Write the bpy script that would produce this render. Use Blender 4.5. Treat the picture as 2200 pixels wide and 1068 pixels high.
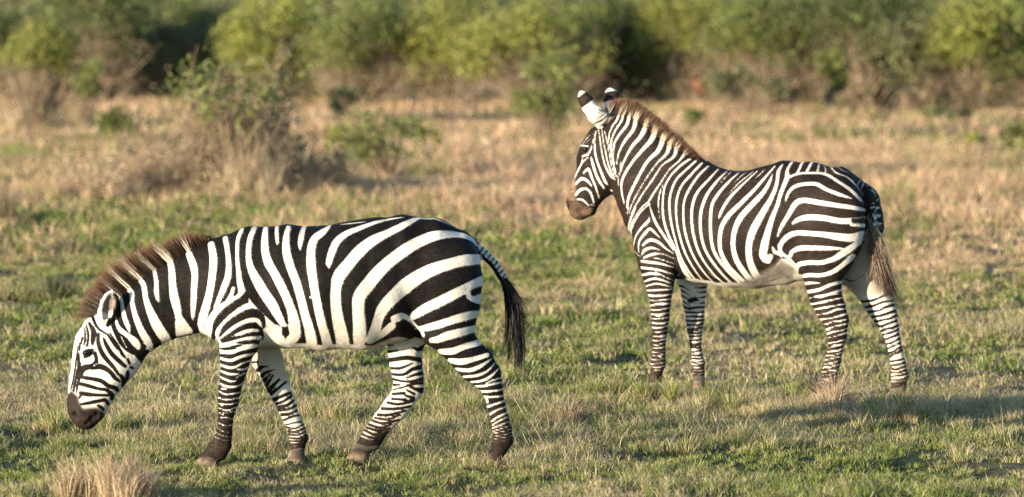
import bpy, math, random
import numpy as np
from mathutils import Vector
from mathutils.bvhtree import BVHTree

for o in list(bpy.data.objects):
    bpy.data.objects.remove(o, do_unlink=True)
C = bpy.context.scene
COL = C.collection
R = math.radians

# ------------------------------------------------------------------ camera, light, exposure
CAM_H = 3.0
FPX = 12320.0                       # focal length in photo pixels (photo is 2200 wide)
PITCH = math.atan(694.0 / FPX)
cam_d = bpy.data.cameras.new("camera")
cam_d.sensor_width = 36.0
cam_d.lens = 36.0 * FPX / 2200.0
cam_d.clip_start = 0.5
cam_d.clip_end = 6000
cam_d.dof.use_dof = True
cam_d.dof.focus_distance = 33.4
cam_d.dof.aperture_fstop = 2.7
cam = bpy.data.objects.new("camera", cam_d)
COL.objects.link(cam)
cam.location = (0, 0, CAM_H)
cam.rotation_euler = (math.pi / 2 - PITCH, 0, 0)
C.camera = cam

SUN_EL, SUN_AZ = R(7.8), R(53)       # azimuth: to the left of the direction from scene to camera
to_sun = Vector((-math.sin(SUN_AZ) * math.cos(SUN_EL), -math.cos(SUN_AZ) * math.cos(SUN_EL), math.sin(SUN_EL)))
sun_d = bpy.data.lights.new("sun", 'SUN')
sun_d.energy = 5.0
sun_d.angle = R(0.6)
sun_d.color = (1.0, 0.88, 0.69)
sun = bpy.data.objects.new("sun", sun_d)
COL.objects.link(sun)
sun.rotation_euler = to_sun.to_track_quat('Z', 'Y').to_euler()
sun.location = (-20, -20, 20)

w = bpy.data.worlds.new("World")
C.world = w
w.use_nodes = True
nt = w.node_tree
bg = nt.nodes["Background"]
sky = nt.nodes.new("ShaderNodeTexSky")
sky.sky_type = 'NISHITA'
sky.sun_disc = False
sky.dust_density = 0.35          # clear upland air: bluer light in the shade
sky.ozone_density = 3.0
sky.sun_elevation = SUN_EL
sky.sun_rotation = math.atan2(to_sun.x, to_sun.y)
nt.links.new(sky.outputs[0], bg.inputs[0])
bg.inputs[1].default_value = 0.15
C.view_settings.view_transform = 'Standard'
C.view_settings.look = 'None'
C.view_settings.exposure = 1.46
C.view_settings.gamma = 1.0
C.cycles.use_denoising = True
C.cycles.denoising_prefilter = 'NONE'     # keeps blades and hairs crisp
w.cycles.sampling_method = 'NONE'
C.cycles.max_bounces = 6
C.cycles.transparent_max_bounces = 4

# ------------------------------------------------------------------ small helpers
cp, sp = math.cos(PITCH), math.sin(PITCH)

def ray(px, py):
    """direction of the sight line through a pixel of the 2200x1068 photo (y component forward)"""
    x = (px - 1100.0) / FPX
    y = -(py - 534.0) / FPX
    return np.array([x, cp + y * sp, -sp + y * cp])

def on_ground(px, py, z=0.0):
    d = ray(px, py)
    t = (z - CAM_H) / d[2]
    return np.array([0, 0, CAM_H]) + d * t

def tag(o, label=None, cat=None, group=None, kind=None):
    if label: o["label"] = label
    if cat: o["category"] = cat
    if group: o["group"] = group
    if kind: o["kind"] = kind
    return o

def empty(name, loc):
    o = bpy.data.objects.new(name, None)
    COL.objects.link(o)
    o.location = loc
    o.empty_display_size = 0.2
    return o

def raw_mesh(name, verts, faces, mat, parent=None, smooth=False, cols=None):
    """faces: (N,3) or (N,4) int array"""
    me = bpy.data.meshes.new(name)
    verts = np.asarray(verts, np.float32)
    faces = np.asarray(faces, np.int32)
    n, k = faces.shape
    me.vertices.add(len(verts))
    me.vertices.foreach_set("co", verts.ravel())
    me.loops.add(n * k)
    me.loops.foreach_set("vertex_index", faces.ravel())
    me.polygons.add(n)
    me.polygons.foreach_set("loop_start", np.arange(0, n * k, k, dtype=np.int32))
    me.polygons.foreach_set("use_smooth", np.full(n, smooth, bool))
    me.update(calc_edges=True)
    me.validate()
    if cols is not None:
        for nm, arr in cols.items():
            arr = np.asarray(arr, np.float32)
            if arr.ndim == 1:
                at = me.attributes.new(nm, 'FLOAT', 'POINT')
                at.data.foreach_set("value", arr)
            else:
                a4 = np.ones((len(arr), 4), np.float32)
                a4[:, :3] = arr
                at = me.attributes.new(nm, 'FLOAT_COLOR', 'POINT')
                at.data.foreach_set("color", a4.ravel())
    me.materials.append(mat)
    o = bpy.data.objects.new(name, me)
    COL.objects.link(o)
    if parent is not None:
        o.parent = parent
    return o

def _hash(ix, iy, seed):
    n = (ix.astype(np.int64) * 374761393 + iy.astype(np.int64) * 668265263 + seed * 974711) & 0x7fffffff
    n = ((n ^ (n >> 13)) * 1274126177) & 0x7fffffff
    n = n ^ (n >> 16)
    return (n & 0xffff) / 65535.0

def vnoise(x, y, seed=0):
    ix, iy = np.floor(x), np.floor(y)
    fx, fy = x - ix, y - iy
    fx = fx * fx * (3 - 2 * fx)
    fy = fy * fy * (3 - 2 * fy)
    a = _hash(ix, iy, seed); b = _hash(ix + 1, iy, seed)
    c = _hash(ix, iy + 1, seed); d = _hash(ix + 1, iy + 1, seed)
    return (a * (1 - fx) + b * fx) * (1 - fy) + (c * (1 - fx) + d * fx) * fy

def fbm(x, y, seed=0, oct=4):
    x = np.asarray(x, float); y = np.asarray(y, float)
    s, a, t = 0, 1.0, 0
    for i in range(oct):
        s = s + a * vnoise(x * 2 ** i + 17.3 * i, y * 2 ** i - 9.1 * i, seed + i)
        t += a
        a *= 0.5
    return s / t

def sstep(a, b, x):
    t = np.clip((np.asarray(x, float) - a) / (b - a), 0, 1)
    return t * t * (3 - 2 * t)

def lin(h):
    h = h.lstrip('#')
    c = [int(h[i:i + 2], 16) / 255 for i in (0, 2, 4)]
    return tuple(v / 12.92 if v <= 0.04045 else ((v + 0.055) / 1.055) ** 2.4 for v in c)

# ------------------------------------------------------------------ materials
def new_mat(name):
    m = bpy.data.materials.new(name)
    m.use_nodes = True
    n = m.node_tree.nodes
    return m, n, m.node_tree.links, n["Principled BSDF"]

def leaf_mat(name, trans=0.3, rough=0.6):
    m, n, l, p = new_mat(name)
    at = n.new("ShaderNodeAttribute"); at.attribute_name = "col"
    p.inputs["Roughness"].default_value = rough
    p.inputs["Specular IOR Level"].default_value = 0.25
    l.new(at.outputs["Color"], p.inputs["Base Color"])
    tr = n.new("ShaderNodeBsdfTranslucent")
    l.new(at.outputs["Color"], tr.inputs["Color"])
    mx = n.new("ShaderNodeMixShader"); mx.inputs[0].default_value = trans
    l.new(p.outputs[0], mx.inputs[1]); l.new(tr.outputs[0], mx.inputs[2])
    l.new(mx.outputs[0], n["Material Output"].inputs[0])
    return m

M_GRASS = leaf_mat("grass_blade", 0.34, 0.55)
M_LEAF = leaf_mat("leaf", 0.42, 0.5)

m, n, l, p = new_mat("bark")
at = n.new("ShaderNodeAttribute"); at.attribute_name = "col"
nz = n.new("ShaderNodeTexNoise"); nz.inputs["Scale"].default_value = 30
mx = n.new("ShaderNodeMixRGB"); mx.blend_type = 'MULTIPLY'; mx.inputs[0].default_value = 0.5
l.new(at.outputs["Color"], mx.inputs[1]); l.new(nz.outputs["Color"], mx.inputs[2])
l.new(mx.outputs[0], p.inputs["Base Color"]); p.inputs["Roughness"].default_value = 0.9
M_BARK = m

# hair of mane and tail
m, n, l, p = new_mat("hair")
at = n.new("ShaderNodeAttribute"); at.attribute_name = "col"
l.new(at.outputs["Color"], p.inputs["Base Color"])
p.inputs["Roughness"].default_value = 0.5
p.inputs["Specular IOR Level"].default_value = 0.3
tr = n.new("ShaderNodeBsdfTranslucent"); l.new(at.outputs["Color"], tr.inputs["Color"])
mxs = n.new("ShaderNodeMixShader"); mxs.inputs[0].default_value = 0.2
l.new(p.outputs[0], mxs.inputs[1]); l.new(tr.outputs[0], mxs.inputs[2])
l.new(mxs.outputs[0], n["Material Output"].inputs[0])
M_HAIR = m
m, n, l, p = new_mat("coat_hair")
at = n.new("ShaderNodeAttribute"); at.attribute_name = "col"
l.new(at.outputs["Color"], p.inputs["Base Color"])
p.inputs["Roughness"].default_value = 0.6
p.inputs["Specular IOR Level"].default_value = 0.1
M_COAT = m

# zebra hide: signed distance "stripe" (metres, > 0 = white) cut into crisp, slightly furry edges
m, n, l, p = new_mat("zebra_hide")
st = n.new("ShaderNodeAttribute"); st.attribute_name = "stripe"
cw = n.new("ShaderNodeAttribute"); cw.attribute_name = "pale"
cb = n.new("ShaderNodeAttribute"); cb.attribute_name = "dark"
tc = n.new("ShaderNodeTexCoord")
n1 = n.new("ShaderNodeTexNoise"); n1.inputs["Scale"].default_value = 130; n1.inputs["Detail"].default_value = 3
l.new(tc.outputs["Object"], n1.inputs["Vector"])
n2 = n.new("ShaderNodeTexNoise"); n2.inputs["Scale"].default_value = 14; n2.inputs["Detail"].default_value = 4
l.new(tc.outputs["Object"], n2.inputs["Vector"])
a1 = n.new("ShaderNodeMath"); a1.operation = 'MULTIPLY_ADD'
l.new(n1.outputs["Fac"], a1.inputs[0]); a1.inputs[1].default_value = 0.006; a1.inputs[2].default_value = -0.003
a2 = n.new("ShaderNodeMath"); a2.operation = 'ADD'
l.new(st.outputs["Fac"], a2.inputs[0]); l.new(a1.outputs[0], a2.inputs[1])
mr = n.new("ShaderNodeMapRange"); mr.interpolation_type = 'SMOOTHSTEP'
mr.inputs["From Min"].default_value = -0.0022; mr.inputs["From Max"].default_value = 0.0022
l.new(a2.outputs[0], mr.inputs["Value"])
def var(src, noise, lo, hi):
    r_ = n.new("ShaderNodeMapRange"); l.new(noise.outputs["Fac"], r_.inputs["Value"])
    r_.inputs["From Min"].default_value = 0.3; r_.inputs["From Max"].default_value = 0.7
    r_.inputs["To Min"].default_value = lo; r_.inputs["To Max"].default_value = hi
    x_ = n.new("ShaderNodeVectorMath"); x_.operation = 'SCALE'
    l.new(src.outputs["Color"] if "Color" in src.outputs else src.outputs[0], x_.inputs[0]); l.new(r_.outputs[0], x_.inputs["Scale"])
    return x_
n4 = n.new("ShaderNodeTexNoise"); n4.inputs["Scale"].default_value = 90; n4.inputs["Detail"].default_value = 4; n4.inputs["Roughness"].default_value = 0.7
mp4 = n.new("ShaderNodeMapping"); mp4.inputs["Scale"].default_value = (0.3, 1, 0.8); mp4.inputs["Rotation"].default_value = (0, 0.6, 0)
l.new(tc.outputs["Object"], mp4.inputs["Vector"]); l.new(mp4.outputs[0], n4.inputs["Vector"])
n5 = n.new("ShaderNodeTexNoise"); n5.inputs["Scale"].default_value = 7; n5.inputs["Detail"].default_value = 5
l.new(tc.outputs["Object"], n5.inputs["Vector"])
vw = var(var(cw, n2, 0.90, 1.05), n4, 0.90, 1.06)
vb = var(var(cb, n5, 0.55, 1.5), n4, 0.35, 1.6)
mxc = n.new("ShaderNodeMix"); mxc.data_type = 'RGBA'
l.new(mr.outputs[0], mxc.inputs[0]); l.new(vb.outputs[0], mxc.inputs[6]); l.new(vw.outputs[0], mxc.inputs[7])
l.new(mxc.outputs[2], p.inputs["Base Color"])
p.inputs["Roughness"].default_value = 0.6
p.inputs["Specular IOR Level"].default_value = 0.08
p.inputs["Sheen Weight"].default_value = 0.0
p.inputs["Sheen Roughness"].default_value = 0.4
p.inputs["Sheen Tint"].default_value = (0.7, 0.5, 0.35, 1)
n3 = n.new("ShaderNodeTexNoise"); n3.inputs["Scale"].default_value = 220; n3.inputs["Detail"].default_value = 2
mp = n.new("ShaderNodeMapping"); mp.inputs["Scale"].default_value = (0.35, 1, 1)
mp.inputs["Rotation"].default_value = (0, 0.5, 0)
l.new(tc.outputs["Object"], mp.inputs["Vector"]); l.new(mp.outputs[0], n3.inputs["Vector"])
b1 = n.new("ShaderNodeBump"); b1.inputs["Strength"].default_value = 0.5; b1.inputs["Distance"].default_value = 0.006
l.new(n3.outputs["Fac"], b1.inputs["Height"])
b2 = n.new("ShaderNodeBump"); b2.inputs["Strength"].default_value = 0.4; b2.inputs["Distance"].default_value = 0.025
l.new(n2.outputs["Fac"], b2.inputs["Height"]); l.new(b1.outputs[0], b2.inputs["Normal"])
l.new(b2.outputs[0], p.inputs["Normal"])
M_HIDE = m

m, n, l, p = new_mat("eyeball")
p.inputs["Base Color"].default_value = (0.006, 0.003, 0.002, 1)
p.inputs["Roughness"].default_value = 0.08
M_EYE = m
# ------------------------------------------------------------------ ground
def dryness(x, y):
    """0 = green lawn, 1 = straw; laid out in metres on the plain"""
    x = np.asarray(x, float); y = np.asarray(y, float)
    base = np.interp(y, [29, 33, 35, 37, 40, 43, 47, 53, 57, 60, 66, 80, 110, 160],
                     [.30, .27, .38, .46, .42, .42, .36, .46, .64, .66, .86, .95, .95, .8])
    n_ = fbm(x * 0.55, y * 0.22, 5, 4) - 0.5
    n2_ = fbm(x * 2.2, y * 1.0, 9, 3) - 0.5
    return np.clip(base + n_ * 2.0 + n2_ * 1.0, 0, 1)

def tuss(x, y):
    """where the grass stands in tussocks"""
    base = np.interp(y, [29, 31.3, 32.3, 33.2, 34.2, 35.8, 37, 39, 45, 55, 62, 80], [.1, .1, .25, .62, .45, .55, .4, .22, .3, .5, .75, .9])
    return np.clip(base + (fbm(x * 0.9, y * 0.6, 31, 4) - 0.5) * 1.7, 0, 1)

def gh(x, y):
    x = np.asarray(x, float); y = np.asarray(y, float)
    f = sstep(20, 30, y)
    return f * ((fbm(x * 0.8, y * 0.5, 71, 3) - 0.5) * 0.05 * sstep(34.5, 40, np.abs(y - 34.5) + 34.5) + (fbm(x * 3.2, y * 2.2, 77, 3) - 0.5) * 0.075) - 0.004

def ground():
    ys = np.concatenate([[-200, -40, 0, 15, 24], np.arange(27, 48, 0.09), np.arange(48, 75, 0.3), np.arange(75, 130, 1.0), np.arange(130, 300, 5), [330, 400, 520, 700, 1000, 1800, 4000]])
    xs_in = np.arange(-6, 6.01, 0.09)
    xs = np.concatenate([[-3000, -900, -300, -120, -60, -40], np.arange(-30, -12, 1.5), np.arange(-12, -6, 0.4), xs_in, np.arange(6.4, 12.1, 0.4), np.arange(13.5, 31, 1.5), [40, 60, 120, 300, 900, 3000]])
    X, Y = np.meshgrid(xs, ys)
    Z = gh(X, Y)
    # the plain rises very gently beyond the scrub
    Z = Z + sstep(150, 1500, Y) * 22
    V = np.stack([X, Y, Z], -1).reshape(-1, 3)
    ny, nx = X.shape
    i = np.arange(ny * nx).reshape(ny, nx)
    F = np.stack([i[:-1, :-1], i[:-1, 1:], i[1:, 1:], i[1:, :-1]], -1).reshape(-1, 4)
    m, n, l, p = new_mat("savanna_soil")
    at = n.new("ShaderNodeAttribute"); at.attribute_name = "dry"
    tc = n.new("ShaderNodeTexCoord")
    nz = n.new("ShaderNodeTexNoise"); nz.inputs["Scale"].default_value = 9; nz.inputs["Detail"].default_value = 8; nz.inputs["Roughness"].default_value = 0.75
    l.new(tc.outputs["Object"], nz.inputs["Vector"])
    ad = n.new("ShaderNodeMath"); ad.operation = 'MULTIPLY_ADD'
    l.new(nz.outputs["Fac"], ad.inputs[0]); ad.inputs[1].default_value = 0.9
    sb = n.new("ShaderNodeMath"); sb.operation = 'SUBTRACT'; sb.inputs[1].default_value = 0.45
    l.new(at.outputs["Fac"], sb.inputs[0]); l.new(sb.outputs[0], ad.inputs[2])
    cr = n.new("ShaderNodeValToRGB")
    e = cr.color_ramp.elements
    e[0].position = 0.1; e[0].color = (0.040, 0.050, 0.018, 1)
    e[1].position = 0.95; e[1].color = (0.26, 0.175, 0.105, 1)
    k = e.new(0.5); k.color = (0.085, 0.072, 0.034, 1)
    l.new(ad.outputs[0], cr.inputs[0]); l.new(cr.outputs[0], p.inputs["Base Color"])
    p.inputs["Roughness"].default_value = 0.95
    p.inputs["Specular IOR Level"].default_value = 0.1
    nb = n.new("ShaderNodeTexNoise"); nb.inputs["Scale"].default_value = 40; nb.inputs["Detail"].default_value = 6
    l.new(tc.outputs["Object"], nb.inputs["Vector"])
    bp = n.new("ShaderNodeBump"); bp.inputs["Strength"].default_value = 0.8; bp.inputs["Distance"].default_value = 0.05
    l.new(nb.outputs["Fac"], bp.inputs["Height"]); l.new(bp.outputs[0], p.inputs["Normal"])
    o = raw_mesh("ground", V, F, m, smooth=True, cols={"dry": dryness(V[:, 0], V[:, 1])})
    tag(o, "grassy savanna plain running back to the scrub", "ground", kind="structure")
    return o
ground()

# ------------------------------------------------------------------ grass
rng = np.random.default_rng(7)
G_GREEN = np.array([[0.140, 0.190, 0.032], [0.190, 0.235, 0.042], [0.086, 0.132, 0.028], [0.260, 0.275, 0.058]])
G_DRY = np.array([[0.55, 0.40, 0.24], [0.47, 0.33, 0.19], [0.64, 0.50, 0.32], [0.36, 0.23, 0.14], [0.52, 0.36, 0.22]])

G_BROWN = np.array([[0.24, 0.16, 0.105], [0.30, 0.21, 0.14], [0.20, 0.13, 0.085]])

def pick(pal, n):
    return pal[rng.integers(0, len(pal), n)] * rng.uniform(0.8, 1.2, (n, 1))

def blades_mesh(P, H, W, az, bend, Cc, Ctip=None):
    """five-vertex blades: base, middle, tip"""
    N = len(P)
    dx, dy = np.cos(az), np.sin(az)
    f = rng.uniform(0, 2 * np.pi, N)
    wx, wy = np.cos(f) * W * .5, np.sin(f) * W * .5
    Wv = np.stack([wx, wy, np.zeros(N)], -1)
    D = np.stack([dx, dy, np.zeros(N)], -1)
    up = np.array([0, 0, 1.0])
    mid = P + up * (H * 0.55)[:, None] + D * (H * bend * 0.3)[:, None]
    tip = P + up * (H * np.sqrt(np.clip(1 - (bend * .8) ** 2, .1, 1)))[:, None] + D * (H * bend)[:, None]
    V = np.empty((N, 5, 3))
    V[:, 0] = P - Wv; V[:, 1] = P + Wv
    V[:, 2] = mid - Wv * .8; V[:, 3] = mid + Wv * .8
    V[:, 4] = tip
    b = np.arange(N)[:, None] * 5
    F = np.concatenate([b + [0, 1, 3], b + [0, 3, 2], b + [2, 3, 4]], 0)
    Cv = np.repeat(Cc[:, None, :], 5, 1)
    if Ctip is not None:
        Cv[:, 4] = Ctip
    return V.reshape(-1, 3), F, Cv.reshape(-1, 3)

def grass_zone(name, y0, y1, dens, hs, ws, label, k=14, rc=0.03, coarse=False, where=None, spread=1.3):
    """tufted grass: dens blades per square metre, k to a tuft of radius rc; area a little wider than the view"""
    hw = (1100 / FPX) * y1 * spread + 0.5
    N = int(dens / k * (y1 - y0) * 2 * hw)
    x = rng.uniform(-hw, hw, N); y = rng.uniform(y0, y1, N)
    keep = np.abs(x) < (1100 / FPX) * y * spread + 0.5
    x, y = x[keep], y[keep]
    t = tuss(x, y)
    cl = fbm(x * 5, y * 3.5, 91, 3)
    keep = rng.random(len(x)) < np.clip(0.45 + (cl - 0.44) * 4.2 + t * .2, 0.08, 1)
    if coarse: keep = rng.random(len(x)) < np.clip((fbm(x * 1.3, y * .9, 55, 3) - .42) * 4, .03, 1) * sstep(31.6, 33.0, y)
    if where is not None: keep = rng.random(len(x)) < where(x, y)
    if spread > 2: keep = (np.abs(x) > (1100 / FPX) * y * 1.22 + .4) | (y < 28.4)
    x, y, t, cl = x[keep], y[keep], t[keep], cl[keep]
    d = dryness(x, y)
    if coarse: d = np.clip(.35 + (fbm(x * 2, y * 2, 57, 2) - .4) * 2, .15, .95); t = t * 0 + .45
    hc = (0.55 + 1.4 * t ** 1.5 * (0.5 + cl)) * rng.uniform(.65, 1.35, len(x))
    dc = np.clip(d * 0.9 + (t - .4) * 0.4 + rng.normal(0, .22, len(x)), .04, .97)
    toneC = rng.uniform(.62, 1.25, len(x))
    kk = rng.poisson(k, len(x))
    x, y, t, hc, dc, toneC = [np.repeat(v, kk) for v in (x, y, t, hc, dc, toneC)]
    N = len(x)
    a = rng.uniform(0, 2 * np.pi, N); q = np.abs(rng.normal(0, 1, N)) * rc * (0.6 + .8 * t)
    isdry = rng.random(N) < dc
    H = rng.uniform(hs[0], hs[1], N) * hc * np.where(isdry, 1.12, 0.95) * np.where(rng.random(N) < 0.02, 1.7, 1)
    W = rng.uniform(ws[0], ws[1], N) * np.where(isdry, .8, 1.1)
    Cc = np.where(isdry[:, None], pick(G_DRY, N), pick(G_GREEN, N)) * toneC[:, None]
    if coarse: Cc = np.where((isdry & (rng.random(N) < .35))[:, None], pick(G_BROWN, N), Cc)
    farness = sstep(36, 56, y)[:, None]
    Cc = np.where(isdry[:, None], Cc * (np.array([.90, 1.0, .95]) * (1 - farness) + np.array([1.13, 1.03, 1.0]) * farness), Cc)
    tipdry = rng.random(N) < 0.3
    Ct = np.where(tipdry[:, None], pick(G_DRY, N), Cc)
    px, py = x + np.cos(a) * q, y + np.sin(a) * q
    P = np.stack([px, py, gh(px, py) - 0.004], -1)
    bend = np.clip(rng.uniform(0.1, .8, N) + q / rc * .4, 0, 1.25)
    V, F, Cv = blades_mesh(P, H, W, a + rng.normal(0, .7, N), bend, Cc, Ct)
    o = raw_mesh(name, V, F, M_GRASS, cols={"col": Cv})
    tag(o, label, "grass", kind="stuff")

grass_zone("short_grass", 28.6, 37.2, 8600, (0.032, 0.070), (0.0026, 0.0044), "short green and straw grass around the zebras", 14, .028)
grass_zone("coarse_tufts", 31.6, 41, 190, (0.075, 0.135), (0.0034, 0.0056), "coarse pale tufts standing in the grass around the zebras", 46, .05, True)
def belt(x, y):
    """the hummocky strip before the standing zebra and the rougher grass between the grazing one's legs"""
    a = sstep(34.0, 34.6, y) * sstep(37.3, 36.4, y) * sstep(-.3, .2, x) * sstep(3.1, 2.6, x)
    b = .45 * sstep(33.0, 33.6, y) * sstep(38.5, 37.5, y) * sstep(.4, -.2, x)
    return np.clip(a + b, 0, 1) * np.clip((fbm(x * 1.8, y * 1.3, 63, 3) - .34) * 4, 0, 1)
grass_zone("hummock_grass", 32.8, 38.6, 1200, (0.06, 0.135), (0.003, 0.005), "rough straw and green hummocks around the standing zebra's hooves", 70, .06, True, belt)
grass_zone("mid_tufts", 41, 58, 90, (0.08, 0.15), (0.006, 0.010), "coarse straw tufts scattered over the middle of the plain", 46, .09, True)
grass_zone("far_tufts", 56, 92, 80, (0.14, 0.26), (0.010, 0.018), "clumps of pale golden grass below the scrub", 44, .16, True)
grass_zone("mid_grass", 37.2, 52, 2400, (0.04, 0.085), (0.0045, 0.008), "patchy grass beyond the standing zebra", 14, .05)
grass_zone("dry_grass", 52, 76, 620, (0.06, 0.13), (0.008, 0.014), "pale dry grass in front of the scrub", 18, .12)
grass_zone("far_dry_grass", 76, 118, 150, (0.05, 0.10), (0.016, 0.028), "straw coloured grass reaching to the scrub line", 16, .2)

grass_zone("outlying_grass", 22, 120, 70, (0.08, 0.18), (0.012, 0.022), "rough grass of the plain on all sides", 30, .12, True, None, 4.5)
# ------------------------------------------------------------------ animals: body field, skin mesh, stripes
TILES = {'N': (150, 480, 3.815), 'S': (400, 460, 3.56), 'R': (700, 440, 3.339), 'H': (140, 600, 3.336),
         'LF': (410, 700, 3.444), 'RH': (720, 660, 3.05), 'LH': (900, 660, 3.052),
         'H2': (1190, 170, 3.237), 'B2': (1330, 320, 3.338), 'P2': (1640, 320, 3.338), 'G2': (1350, 560, 3.337),
         'P': (0, 0, 1.0)}

class Frame:
    """an animal's own axes: u towards the tail, w towards its left side, z up, origin on the ground"""
    def __init__(self, origin, yaw, px0):
        self.px0 = px0
        self.o = np.array(origin, float)
        c, s = math.cos(yaw), math.sin(yaw)
        self.u = np.array([c, -s, 0.0])
        self.w = np.array([-s, -c, 0.0])
        self.z = np.array([0, 0, 1.0])
        self.M = np.stack([self.u, self.w, self.z], 0)
        self.cam = self.M @ (np.array([0, 0, CAM_H]) - self.o)
    def trace(self, px, py, lat):
        """measure (u, z) on the lengthwise plane at side offset lat"""
        d = self.M @ ray(px, py)
        t = (lat - self.cam[1]) / d[1]
        q = self.cam + d * t
        return q[0], q[2]
    def scale(self):
        a = self.trace(self.px0, 700, 0); b = self.trace(self.px0, 800, 0)
        return abs(a[1] - b[1]) / 100.0

def chain_segments(fr, stations):
    out = []
    for (x1, y1, x2, y2, lat, b) in stations:
        p = np.array(fr.trace(x1, y1, lat)); q = np.array(fr.trace(x2, y2, lat))
        c = (p + q) / 2
        out.append((c[0], lat, c[1], np.linalg.norm(p - q) / 2, b))
    return out

def smin(a, b, k):
    h = np.clip(0.5 + 0.5 * (b - a) / k, 0, 1)
    return b * (1 - h) + a * h - k * h * (1 - h)

def seg_field(P, s0, s1, cap0, cap1):
    c0 = np.array(s0[:3], np.float32); c1 = np.array(s1[:3], np.float32)
    d = c1 - c0
    L2 = float(d @ d) + 1e-9
    dn = d / math.sqrt(L2)
    rel = P - c0
    tr = rel @ d / L2
    t = np.clip(tr, 0, 1)
    q = rel - t[..., None] * d
    a = s0[3] + (s1[3] - s0[3]) * t
    b = s0[4] + (s1[4] - s0[4]) * t
    ax = (tr - t) * math.sqrt(L2)
    capf = np.where(tr < 0, cap0, cap1)
    ax2 = ax / (a * capf)
    # lateral part of q after removing the axial part
    qp = q - ax[..., None] * dn
    qw = qp[..., 1]
    qi = np.sqrt(qp[..., 0] ** 2 + qp[..., 2] ** 2)
    k0 = np.sqrt((qi / a) ** 2 + (qw / b) ** 2 + ax2 ** 2)
    k1 = np.sqrt((qi / a ** 2) ** 2 + (qw / b ** 2) ** 2 + (ax2 / (a * capf)) ** 2) + 1e-6
    return np.where(k0 < 1e-3, -np.minimum(a, b), k0 * (k0 - 1) / k1)

def surface_nets(Fv, org, h):
    nx, ny, nz = Fv.shape
    ins = Fv < 0
    c = [Fv[i:nx - 1 + i, j:ny - 1 + j, k:nz - 1 + k] for i in (0, 1) for j in (0, 1) for k in (0, 1)]
    cnt = sum((x < 0).astype(np.int8) for x in c)
    act = (cnt > 0) & (cnt < 8)
    I = np.argwhere(act)
    vals = np.stack([x[act] for x in c], 1)
    offs = np.array([(i, j, k) for i in (0, 1) for j in (0, 1) for k in (0, 1)], float)
    acc = np.zeros((len(I), 3)); n = np.zeros(len(I))
    for a in range(8):
        for b in range(a + 1, 8):
            if np.abs(offs[a] - offs[b]).sum() != 1: continue
            fa, fb = vals[:, a], vals[:, b]
            m = (fa < 0) != (fb < 0)
            t = np.where(m, fa / np.where(m, fa - fb, 1), 0)
            acc += m[:, None] * (offs[a] + t[:, None] * (offs[b] - offs[a]))
            n += m
    V = (I + acc / n[:, None]) * h + org
    idx = np.full(act.shape, -1, np.int64)
    idx[act] = np.arange(len(I))
    Fs = []
    for ax in range(3):
        sl0 = [slice(None)] * 3; sl1 = [slice(None)] * 3
        sl0[ax] = slice(0, -1); sl1[ax] = slice(1, None)
        a, b = ins[tuple(sl0)], ins[tuple(sl1)]
        o1, o2 = [(1, 2), (2, 0), (0, 1)][ax]
        for flip in (False, True):
            e = np.argwhere((a & ~b) if not flip else (~a & b))
            e = e[(e[:, o1] > 0) & (e[:, o2] > 0)]
            def at(d1, d2):
                q = e.copy(); q[:, o1] -= d1; q[:, o2] -= d2
                return idx[q[:, 0], q[:, 1], q[:, 2]]
            q = np.stack([at(1, 1), at(0, 1), at(0, 0), at(1, 0)], 1)
            if flip: q = q[:, ::-1]
            Fs.append(q)
    Fq = np.concatenate(Fs)
    return V, Fq[(Fq >= 0).all(1)]

def taubin(V, F, it, lam=0.5, mu=-0.53, wt=None):
    E = np.concatenate([F[:, [0, 1]], F[:, [1, 2]], F[:, [2, 3]], F[:, [3, 0]]])
    for i in range(it):
        for f in (lam, mu):
            S = np.zeros_like(V); n = np.zeros(len(V))
            for k in range(3):
                S[:, k] = np.bincount(E[:, 0], V[E[:, 1], k], len(V)) + np.bincount(E[:, 1], V[E[:, 0], k], len(V))
            n = np.bincount(E[:, 0], minlength=len(V)) + np.bincount(E[:, 1], minlength=len(V))
            d = (S / np.maximum(n, 1)[:, None] - V) * f
            V = V + (d if wt is None else d * wt[:, None])
    return V

def parse_ops(text):
    ops = []; grp = 'body'; tile = 'P'
    for line in text.strip().splitlines():
        line = line.split('#')[0].strip()
        if not line: continue
        tk = line.split()
        if tk[0] == 'group': grp = tk[1]; continue
        if tk[0] == 'tile': tile = tk[1]; continue
        pts = [tuple(float(v) for v in s.split(',')) for s in tk[1:]]
        x0, y0, s = TILES[tile]
        pts = [(x0 + p[0] / s, y0 + p[1] / s) + ((p[2] / s,) if len(p) > 2 else ()) for p in pts]
        ops.append((grp, tk[0], pts))
    return ops

def poly_sd(Q, poly):
    """signed distance, positive inside"""
    d2 = np.full(len(Q), 1e9); ins = np.zeros(len(Q), bool)
    n = len(poly)
    for i in range(n):
        a = np.array(poly[i]); b = np.array(poly[(i + 1) % n])
        e = b - a; r = Q - a
        t = np.clip((r @ e) / (e @ e + 1e-12), 0, 1)
        d2 = np.minimum(d2, ((r - t[:, None] * e) ** 2).sum(1))
        c = (a[1] > Q[:, 1]) != (b[1] > Q[:, 1])
        xi = (b[0] - a[0]) * (Q[:, 1] - a[1]) / np.where(c, b[1] - a[1], 1) + a[0]
        ins ^= c & (Q[:, 0] < xi)
    d = np.sqrt(d2)
    return np.where(ins, d, -d)

TRIM = 1.1      # photo pixels taken off pale strokes and given to dark ones: hide edges soften outward

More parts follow.
